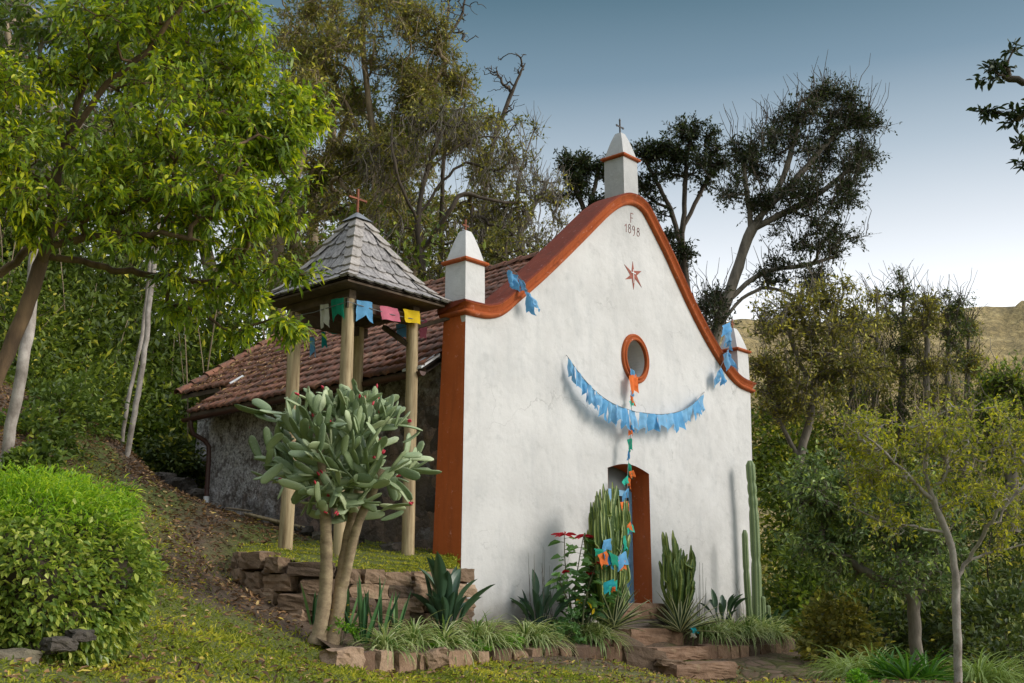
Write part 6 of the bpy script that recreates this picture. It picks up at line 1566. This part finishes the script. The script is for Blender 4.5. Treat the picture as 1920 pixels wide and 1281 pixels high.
    # -- hillside forest behind the leafy tree
    specs = [(690, 560, 37, 'hazy woodland tree between the bell tower and the left pinnacle', 'lf_olive', 57, 210), (780, 540, 38, 'hazy woodland tree directly behind the vine-hung tree', 'lf_under', 58, 180), (890, 560, 39, 'low woodland tree behind the left pinnacle, beyond the bushy one', 'lf_olive', 59, 110), (600, 520, 36, 'tall woodland tree far behind the shingled roof', 'lf_olive', 60, 290), (90, 560, 30, 'tall tree deep in the woods behind the pale leaning trunk', 'lf_dark', 51, 280), (250, 520, 33, 'tall tree in the woods behind the twin pale trunks', 'lf_under', 52, 300), (400, 540, 31, 'woodland tree behind the low end of the tiled roof', 'lf_dark', 53, 260), (530, 560, 29, 'sunlit woodland tree left of the bell tower roof', 'lf_olive', 54, 270), (620, 560, 32, 'woodland tree right behind the bell tower cross', 'lf_under', 55, 240), (-20, 520, 26, 'woodland tree at the very left edge of the slope', 'lf_under', 56, 300)]
    for px, py, D, lab, lf, sd, hp in specs:
        b = at(px, py + 120, D); 
        r = np.random.default_rng(sd); line = [b] + px_line([(px + r.normal(0, 12), py, D), (px + r.normal(0, 25), py - hp * .5, D), (px + r.normal(0, 30), py - hp, D), (px + r.normal(0, 35), py - hp * 1.6, D)])
        bl = [blob(px + r.normal(0, 70), py - hp * q, r.uniform(75, 115), D + r.normal(0, 1.0), 34) for q in (.15, .4, .7, .95, 1.2, 1.45, 1.75)]
        T('woodland_tree', lab, 'tree', [line], bl, .2, M['bk_tan'], M[lf], 34, .36, .16, .065, sd, 'diamond', 'woodland trees on the left hillside', .010, .14, .05, .42, .25, .25, (200, -1.2, M['bk_tan']), sides=4, shell=.5)
    # -- right side
    D = 25
    T('scrub_tree', 'grey twiggy scrub tree right of the right pinnacle', 'tree',
      [px_line([(1480, 960, D), (1500, 860, D), (1530, 740, D), (1555, 640, D), (1570, 570, D)]), px_line([(1500, 860, D), (1450, 760, D), (1440, 660, D)]), px_line([(1530, 740, D), (1490, 660, D), (1480, 590, D)])],
      [blob(1480, 600, 75, D, 60), blob(1560, 620, 80, D, 65), blob(1450, 690, 55, D, 44), blob(1530, 700, 85, D, 60), blob(1600, 700, 70, D, 44), blob(1480, 770, 65, D, 44), blob(1450, 600, 45, D, 26), blob(1570, 560, 50, D, 30)],
      .10, M['bk_grey'], M['lf_olive'], 30, .30, .11, .05, 61, 'diamond', None, .008, .16, .05, .5, .25, .25, (240, .6, M['bk_grey']), sides=4)
    D = 27
    for i, (px, top, wd, lab) in enumerate(((1595, 560, 40, 'dark spiky-topped tree half behind the grey scrub tree'), (1640, 540, 42, 'dark spiky-topped tree, second from the left in its row'), (1690, 505, 44, 'tallest dark spiky-topped tree in the middle of its row'), (1735, 530, 40, 'dark spiky-topped tree just right of the tallest one'), (1775, 520, 42, 'dark spiky-topped tree nearest the open view of the distant hill'), (1812, 575, 30, 'smallest dark spiky-topped tree, at the right end of its row'))):
        DD = D + (i % 3) * .7
        T('spiky_tree', lab, 'tree', [px_line([(px - 5, 900, DD), (px, 780, DD), (px + 3, 680, DD), (px + 4, top + 60, DD), (px + 5, top - 5, DD)])],
          [blob(px + 3, top + 40, wd * .35, DD, 16, None, 50), blob(px - wd * .6, top + 70, wd * .3, DD, 10, None, 40), blob(px + wd * .55, top + 60, wd * .3, DD, 10, None, 40), blob(px - 4, top + 110, wd * .9, DD, 34, None, 55), blob(px + 6, top + 190, wd * 1.15, DD, 40, None, 70), blob(px, top + 280, wd * 1.2, DD, 34, None, 60)], .10, M['bk_grey'], M['lf_olive'] if i % 2 else M['lf_dark'], 34, .20, .10, .04, 62 + i, 'diamond', 'spiky-topped trees right of the chapel', .007, .10, .25, .5, .25, .25, (110, .8, M['bk_dark']), sides=4)
    D = 23
    T('dark_bushy_tree', 'dark bushy tree at the right edge under the distant hill', 'tree', [px_line([(1900, 1000, D), (1895, 860, D), (1890, 800, D), (1885, 740, D)])], [blob(1880, 740, 50, D, 50), blob(1930, 790, 80, D, 60), blob(1850, 790, 55, D, 40), blob(1900, 870, 80, D, 40), blob(1960, 730, 50, D, 30)], .14, M['bk_grey'], M['lf_under'], 44, .28, .12, .05, 70, 'diamond', None, .008, .13, .05, .5, .25, .25, (40, .8, M['bk_grey']), sides=4)
    # yellow-green slim tree near the right
    D = 15.2
    b = at(1797, 1300, D); b[2] = gz(b[0], b[1]) - .05
    T('slim_yellowing_tree', 'slim white-barked tree with thin yellow-green crown at the right', 'tree',
      [[b, *px_line([(1796, 1200, D), (1793, 1120, D), (1792, 1075, D), (1775, 1000, D), (1750, 940, D), (1735, 880, D), (1745, 800, D)])], px_line([(1793, 1090, D), (1815, 1050, D), (1850, 990, D - .3), (1880, 950, D - .5), (1930, 900, D - .6)]), px_line([(1815, 1050, D), (1880, 1030, D + .2), (1950, 1010, D + .3)]), px_line([(1750, 940, D), (1690, 880, D - .2), (1640, 830, D - .4), (1590, 800, D - .5)]), px_line([(1775, 1000, D), (1690, 985, D), (1610, 960, D), (1540, 935, D)])],
      [blob(1700, 830, 80, D, 80, 1.0), blob(1790, 820, 85, D, 85, 1.0), blob(1870, 850, 80, D, 75, 1.0), blob(1640, 860, 60, D, 44), blob(1740, 910, 90, D, 66, 1.0), blob(1850, 940, 80, D, 60, 1.0), blob(1910, 1000, 60, D, 36), blob(1600, 910, 50, D, 26), blob(1680, 960, 60, D, 30), blob(1900, 780, 45, D, 24), blob(1620, 800, 40, D, 20)],
      .052, M['bk_pale'], M['lf_yellow'], 15, .15, .062, .03, 71, 'leaf', None, .0035, .13, .06, .45, .25, .25, (200, .45, M['bk_tan']), sides=4)
    D = 19
    b = at(1716, 1230, D); b[2] = gz(b[0], b[1]) - .05
    T('round_dark_tree', 'dense rounded grey-green tree with forked trunk behind the slim yellowing tree', 'tree',
      [[b, *px_line([(1716, 1180, D), (1712, 1130, D), (1705, 1105, D), (1690, 1060, D), (1650, 1000, D)])], px_line([(1712, 1130, D), (1740, 1080, D), (1760, 1030, D)]), px_line([(1705, 1105, D), (1640, 1080, D), (1590, 1050, D), (1550, 1010, D)]), px_line([(1712, 1140, D), (1722, 1105, D), (1718, 1060, D)])],
      [blob(1560, 950, 75, D, 70, 1.1), blob(1640, 930, 80, D, 75, 1.1), blob(1720, 980, 75, D, 60, 1.1), blob(1600, 1030, 85, D, 65, 1.1), blob(1690, 1050, 75, D, 50, 1.1), blob(1530, 1010, 50, D, 34), blob(1500, 930, 45, D, 28), blob(1770, 1040, 50, D, 26), blob(1600, 880, 55, D, 34), blob(1540, 890, 45, D, 24)],
      .10, M['bk_grey'], M['lf_blue'], 34, .19, .10, .042, 72, 'leaf', None, .006, .12, .04, .42, .24, .2, sides=4, shell=.4)
    # branch reaching in at the upper right
    D = 9.5
    b = at(2380, 1500, D); b[2] = gz(b[0], b[1])
    T('overhanging_tree', 'tree outside the right edge whose dark leafy twigs hang into the sky', 'tree',
      [[b, *px_line([(2330, 1000, D), (2290, 600, D), (2230, 300, D), (2180, 150, D)])], px_line([(2230, 300, D), (2100, 210, D), (2000, 170, D), (1930, 155, D), (1880, 145, D)]), px_line([(2290, 600, D), (2150, 400, D), (2040, 290, D), (1960, 215, D)]), px_line([(2290, 600, D), (2150, 440, D), (2020, 350, D), (1960, 290, D)])],
      [blob(1875, 120, 22, D, 12, .2), blob(1850, 145, 18, D, 9, .2), blob(1890, 205, 28, D, 15, .2, 16), blob(1895, 100, 14, D, 4, .1), blob(1925, 225, 20, D, 12, .2), blob(1930, 270, 18, D, 10, .2), blob(1935, 310, 14, D, 7, .2), blob(1990, 180, 60, D, 24), blob(2100, 200, 90, D, 40), blob(2200, 300, 120, D, 40)],
      .12, M['bk_dark'], M['lf_black'], 8, .035, .085, .034, 73, 'leaf', None, .0035, .10, .0, .4, .25, .15, sides=4)

def shrubs():
    rng = np.random.default_rng(77)
    # bushes right beside the chapel and in the dim hollow under the right-hand trees
    S = [(1512, 1080, 23.6, (.9, .9, .95), 'lf_green', 'sunlit green bush right behind the tallest column cactus'), (1502, 930, 25, (1.0, 1.0, 1.2), 'lf_under', 'tall leafy bush between the chapel corner and the round dark tree'), (1470, 830, 28, (1.1, 1.1, 1.2), 'lf_under', 'bush high up against the right chapel corner'),
         (1535, 1175, 22, (.62, .62, .5), 'lf_green', 'low green bush at the right end of the flower bed'), (1560, 1160, 20, (.6, .6, .65), 'lf_olive', 'brownish feathery bush under the round dark tree'), (1640, 1150, 23, (1.2, 1.2, .9), 'lf_dark', 'dark bush in the hollow left of the forked trunk'),
         (1770, 1140, 24, (1.3, 1.3, .9), 'lf_dark', 'dark bush in the hollow right of the forked trunk'), (1870, 1130, 22, (1.3, 1.3, .9), 'lf_dark', 'dark bush in the hollow at the right edge'), (1900, 1230, 19, (1.1, 1.1, .7), 'lf_dark', 'dark bush lowest at the right edge'), (1700, 1090, 27, (1.6, 1.6, 1.3), 'lf_dark', 'dark bush deep behind the forked trunk'), (1850, 1020, 28, (1.8, 1.8, 1.5), 'lf_dark', 'dark bush deep behind the slim white-barked trunk'),
         (1560, 1040, 27, (1.4, 1.4, 1.4), 'lf_under', 'bush deep behind the round grey-green tree'), (1620, 820, 29, (2.0, 2.0, 1.6), 'lf_under', 'large bush behind the crown of the round grey-green tree'), (1760, 850, 31, (2.2, 2.2, 1.7), 'lf_dark', 'large dark bush behind the yellowing crown'), (1890, 900, 30, (2.0, 2.0, 1.7), 'lf_dark', 'large dark bush behind the right end of the yellowing crown'), (1500, 760, 31, (2.0, 2.0, 1.6), 'lf_olive', 'large bush far behind the grey scrub tree')]
    for i, (px, py, D, r, lf, lab) in enumerate(S):
        c = at(px, py, D); g = gz(c[0], c[1]); h = r[2] * 1.75
        c[2] = max(g, c[2] - h * .5) if c[2] - h * .5 > g + 4 else c[2] - h * .5
        shrub('bush', lab, 'bush', c, r, lf, int(2600 * (1 if D < 24 else 1.25)), .12 if D < 22 else .15, .065 if D < 22 else .08, 200 + i, 'bushes right of the chapel', 'leaf', .45, 'bk_dark', 8)
    # undergrowth on the left hillside
    L = [(60, 705, 20, .9, 'lf_under', 'bush beside the pale leaning trunk'), (120, 740, 19, .8, 'lf_green', 'bright bush behind the pale leaning trunk'), (40, 790, 17, .7, 'lf_green', 'low bright bush at the left edge above the hedge mound'), (180, 700, 23, 1.1, 'lf_under', 'bush left of the twin pale trunks'), (300, 720, 24, 1.1, 'lf_under', 'bush right of the twin pale trunks'), (360, 690, 26, 1.2, 'lf_dark', 'shaded bush at the rear corner of the tiled roof'), (240, 620, 27, 1.5, 'lf_under', 'bush above the twin pale trunks'), (430, 620, 28, 1.5, 'lf_under', 'bush above the low end of the tiled roof'), (120, 600, 26, 1.5, 'lf_under', 'bush up the slope behind the bright bush'), (330, 560, 31, 1.9, 'lf_under', 'large bush high on the slope left of centre'), (500, 580, 28, 1.4, 'lf_under', 'bush just left of the bell tower'), (20, 560, 24, 1.5, 'lf_under', 'bush high on the slope at the left edge'), (170, 790, 20.5, .55, 'lf_under', 'small bush just left of the twin trunk bases'), (330, 790, 22, .6, 'lf_dark', 'small shaded bush left of the downpipe'), (60, 860, 14.5, .35, 'lf_green', 'small plant at the foot of the pale leaning trunk')]
    for i, (px, py, D, r, lf, lab) in enumerate(L):
        c = at(px, py, D); g = gz(c[0], c[1]); c[2] = min(c[2] - r * .8, g + .6) if c[2] > g else g - .1
        shrub('bush', lab + ' on the left hillside' if 'slope' not in lab else lab, 'bush', c, (r, r, r * .75), lf, int(1800 + 700 * r), .12, .06, 300 + i, 'bushes on the left hillside', 'leaf', .42, 'bk_tan', 12)
    # everything further up the hill reads as one wood
    n = 9500; X = rng.uniform(-23, 4.5, n); D = rng.uniform(25.5, 46, n); p = CAM[None, :2] + X[:, None] * RIGHT[None, :2] + D[:, None] * FWD[None, :2]
    keep = (X < -1.0 - (D - 27) * .12); p = p[keep]; m = len(p); z = ground_z(p[:, 0], p[:, 1])
    hgt = rng.uniform(0, 1, m) ** 1.1 * (6.5 + 3 * np.array([noise.noise((a * .2, b * .2, 1)) for a, b in p]))
    C = np.stack([p[:, 0], p[:, 1], z + hgt], 1); k = 26
    n2 = 2600; X = rng.uniform(-14, -3.2, n2); D2 = rng.uniform(22.5, 32, n2); p2 = CAM[None, :2] + X[:, None] * RIGHT[None, :2] + D2[:, None] * FWD[None, :2]
    C = np.vstack([C, np.stack([p2[:, 0], p2[:, 1], ground_z(p2[:, 0], p2[:, 1]) + rng.uniform(0, 1, n2) * np.interp(D2, [22.5, 27], [.7, 4.2])], 1)]); m = len(C)
    B = np.repeat(C, k, 0) + rng.normal(0, .40, (m * k, 3)); d = rng.normal(0, 1, (m * k, 3)); v = np.clip(rng.normal(.35, .2, m * k) + np.repeat(rng.normal(0, .18, m), k), 0, .999)
    mb = MB(); leaves(mb, B, d, rng.uniform(.14, .26, m * k), rng.uniform(.06, .11, m * k), v, 'diamond'); o = mb.build('forest', M['lf_under']); o['kind'] = 'stuff'
    # bare stems and vines standing in that wood
    mb = MB()
    for _ in range(200):
        X = rng.uniform(-16, 1.5); Dd = rng.uniform(22.5, 33)
        if X > -1.5 - (Dd - 27) * .1: continue
        q = CAM + RIGHT * X + FWD * Dd; q[2] = gz(q[0], q[1]); h = rng.uniform(1.5, 6); ln = rng.normal(0, .5, 3) * h * .3; r = rng.uniform(.008, .03)
        mb.tube(catmull(np.array([q - (0, 0, .2), q + (ln[0] * .3, ln[1] * .3, h * .5), q + (ln[0], ln[1], h)]), 4), np.linspace(r, r * .5, 9), 5, 0, False)
    o = mb.build('undergrowth', M['bk_tan'], smooth=True); o['kind'] = 'stuff'
    # wooded valley side to the right, well back
    n = 4200; X = rng.uniform(5, 30, n); D = rng.uniform(33, 60, n); p = CAM[None, :2] + X[:, None] * RIGHT[None, :2] + D[:, None] * FWD[None, :2]
    z = ground_z(p[:, 0], p[:, 1]); hgt = rng.uniform(0, 1, n) * (9 - (D - 33) * .0)
    C = np.stack([p[:, 0], p[:, 1], np.maximum(z, -7) + hgt], 1); keep = (C[:, 2] < .105 * D); C = C[keep]; m = len(C); k = 24
    B = np.repeat(C, k, 0) + rng.normal(0, .6, (m * k, 3)); mb = MB(); leaves(mb, B, rng.normal(0, 1, (m * k, 3)), rng.uniform(.2, .36, m * k), rng.uniform(.1, .17, m * k), np.clip(rng.normal(.45, .2, m * k) + np.repeat(rng.normal(0, .18, m), k), 0, .999), 'diamond')
    o = mb.build('far_woodland', M['lf_olive']); o['kind'] = 'stuff'

def hills():
    k = NT('sunlit_wooded_hill'); o = k.coord()
    n = k.noise(o, .12, 6, .7); f = k.noise(o, .7, 5, .7)
    c = k.ramp(n, [(.3, (.28, .21, .09)), (.5, (.48, .36, .15)), (.68, (.68, .53, .25))]); c = k.mixc(k.ramp(f, [(.4, .6), (.65, 0.0)]), c, (.06, .055, .03))
    mat = k.done(k.principled(c, .95, k.bump(f, 1.0, 1.5)))
    def ridge(name, D0, prof, depth, seed, base=-30):
        px = np.linspace(1150, 2900, 150); P = []
        tops = np.interp(px, [a for a, _ in prof], [b for _, b in prof])
        for t in np.linspace(0, 1, 34):
            row = []
            for q, tp in zip(px, tops):
                D = D0 + depth * t; top = at(q, tp, D0 + depth)[2]; c = at(q, 1000, D); z = base + (top - base) * t ** .75
                z += (noise.noise((c[0] * .05, c[1] * .05, seed)) * 7 + noise.noise((c[0] * .16, c[1] * .16, seed)) * 2.2 + noise.noise((c[0] * .5, c[1] * .5, seed)) * 1.0) * (1 if t < 1 else .4); row.append((c[0], c[1], z))
            P.append(row)
        last = [(a + FWD[0] * 200, b + FWD[1] * 200, base) for a, b, _ in P[-1]]; P.append(last)
        mb = MB(); mb.grid(np.array(P)); o = mb.build(name, mat, smooth=True); o['kind'] = 'structure'
    ridge('distant_hill', 190, [(1150, 640), (1400, 604), (1500, 600), (1640, 605), (1760, 592), (1840, 580), (1920, 577), (2100, 560), (2400, 600), (2900, 720)], 120, 2.0)
    ridge('nearer_ridge', 120, [(1150, 900), (1400, 740), (1600, 690), (1760, 680), (1850, 668), (1920, 672), (2100, 640), (2900, 800)], 45, 8.0)

def light_and_camera():
    w = bpy.data.worlds.new('World'); SC.world = w; w.use_nodes = True; nt = w.node_tree; nt.nodes.clear()
    out = nt.nodes.new('ShaderNodeOutputWorld'); bg = nt.nodes.new('ShaderNodeBackground'); sky = nt.nodes.new('ShaderNodeTexSky'); sky.sky_type = 'NISHITA'; sky.sun_disc = False
    elev = math.radians(SUN_EL); sky.sun_elevation = elev
    d2 = RIGHT * math.cos(math.radians(SUN_AZ)) + FWD * math.sin(math.radians(SUN_AZ))   # toward the sun, on the ground
    sky.sun_rotation = math.atan2(d2[0], d2[1]); sky.altitude = 600; sky.air_density = 1.0; sky.dust_density = 1.6; sky.ozone_density = 1.0
    # evening sky: pale bright band along the horizon, deep teal above it, unseen bright zenith added as fill light
    k = NT.__new__(NT); k.t = nt
    g = k.n('ShaderNodeTexCoord'); sp = k.n('ShaderNodeSeparateXYZ'); k.l(g.outputs['Generated'], sp.inputs[0])
    z = k.math('ADD', sp.outputs['Z'], k.math('MULTIPLY', k.noise(g.outputs['Generated'], 1.3, 3), .03))
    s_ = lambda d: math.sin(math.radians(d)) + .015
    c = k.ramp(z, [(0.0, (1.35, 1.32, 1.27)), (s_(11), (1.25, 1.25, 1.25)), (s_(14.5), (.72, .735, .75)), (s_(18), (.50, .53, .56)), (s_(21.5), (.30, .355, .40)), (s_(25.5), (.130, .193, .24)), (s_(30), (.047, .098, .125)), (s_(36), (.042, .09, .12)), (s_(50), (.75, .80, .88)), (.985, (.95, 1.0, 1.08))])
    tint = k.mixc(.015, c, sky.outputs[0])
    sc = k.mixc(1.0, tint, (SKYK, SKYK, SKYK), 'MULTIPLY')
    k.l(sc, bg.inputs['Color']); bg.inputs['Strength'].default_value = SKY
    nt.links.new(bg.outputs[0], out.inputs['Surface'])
    L = bpy.data.lights.new('sun', 'SUN'); L.energy = SUN; L.angle = math.radians(SUN_ANG); L.color = (1.0, .94, .86)
    o = bpy.data.objects.new('sun', L); COL.objects.link(o); d = np.array([d2[0] * math.cos(elev), d2[1] * math.cos(elev), math.sin(elev)])
    o.rotation_euler = Vector(tuple(d)).to_track_quat('Z', 'Y').to_euler(); o.location = tuple(CAM + d * 60)
    cam = bpy.data.cameras.new('camera'); cam.sensor_width = 36; cam.lens = FPX / 1920 * 36; cam.clip_end = 3000; cam.clip_start = .05
    co = bpy.data.objects.new('camera', cam); COL.objects.link(co); co.location = tuple(CAM)
    m = __import__('mathutils').Matrix((tuple(RIGHT), tuple(CUP), tuple(-CDIR))).transposed(); co.rotation_euler = m.to_euler(); SC.camera = co
    vs = SC.view_settings; vs.view_transform = 'Standard'; vs.look = 'None'; vs.gamma = 1; vs.exposure = EXPO
    SC.cycles.use_denoising = True
    SC.cycles.max_bounces = 6; SC.cycles.transmission_bounces = 4; SC.cycles.diffuse_bounces = 3
    SC.render.resolution_x = 1024; SC.render.resolution_y = 683

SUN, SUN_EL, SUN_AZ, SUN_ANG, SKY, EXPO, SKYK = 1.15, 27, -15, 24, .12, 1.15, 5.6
build_ground(); hills(); make_chapel(); make_tower(); make_stone_wall(); tumbled_stones(); stone_steps(); edging(); bed_soil()
bunting_tower(); garlands(); drain_trough(); garden(); hedge(); lawn_and_litter(); foreground_tree(); back_trees(); shrubs(); light_and_camera()
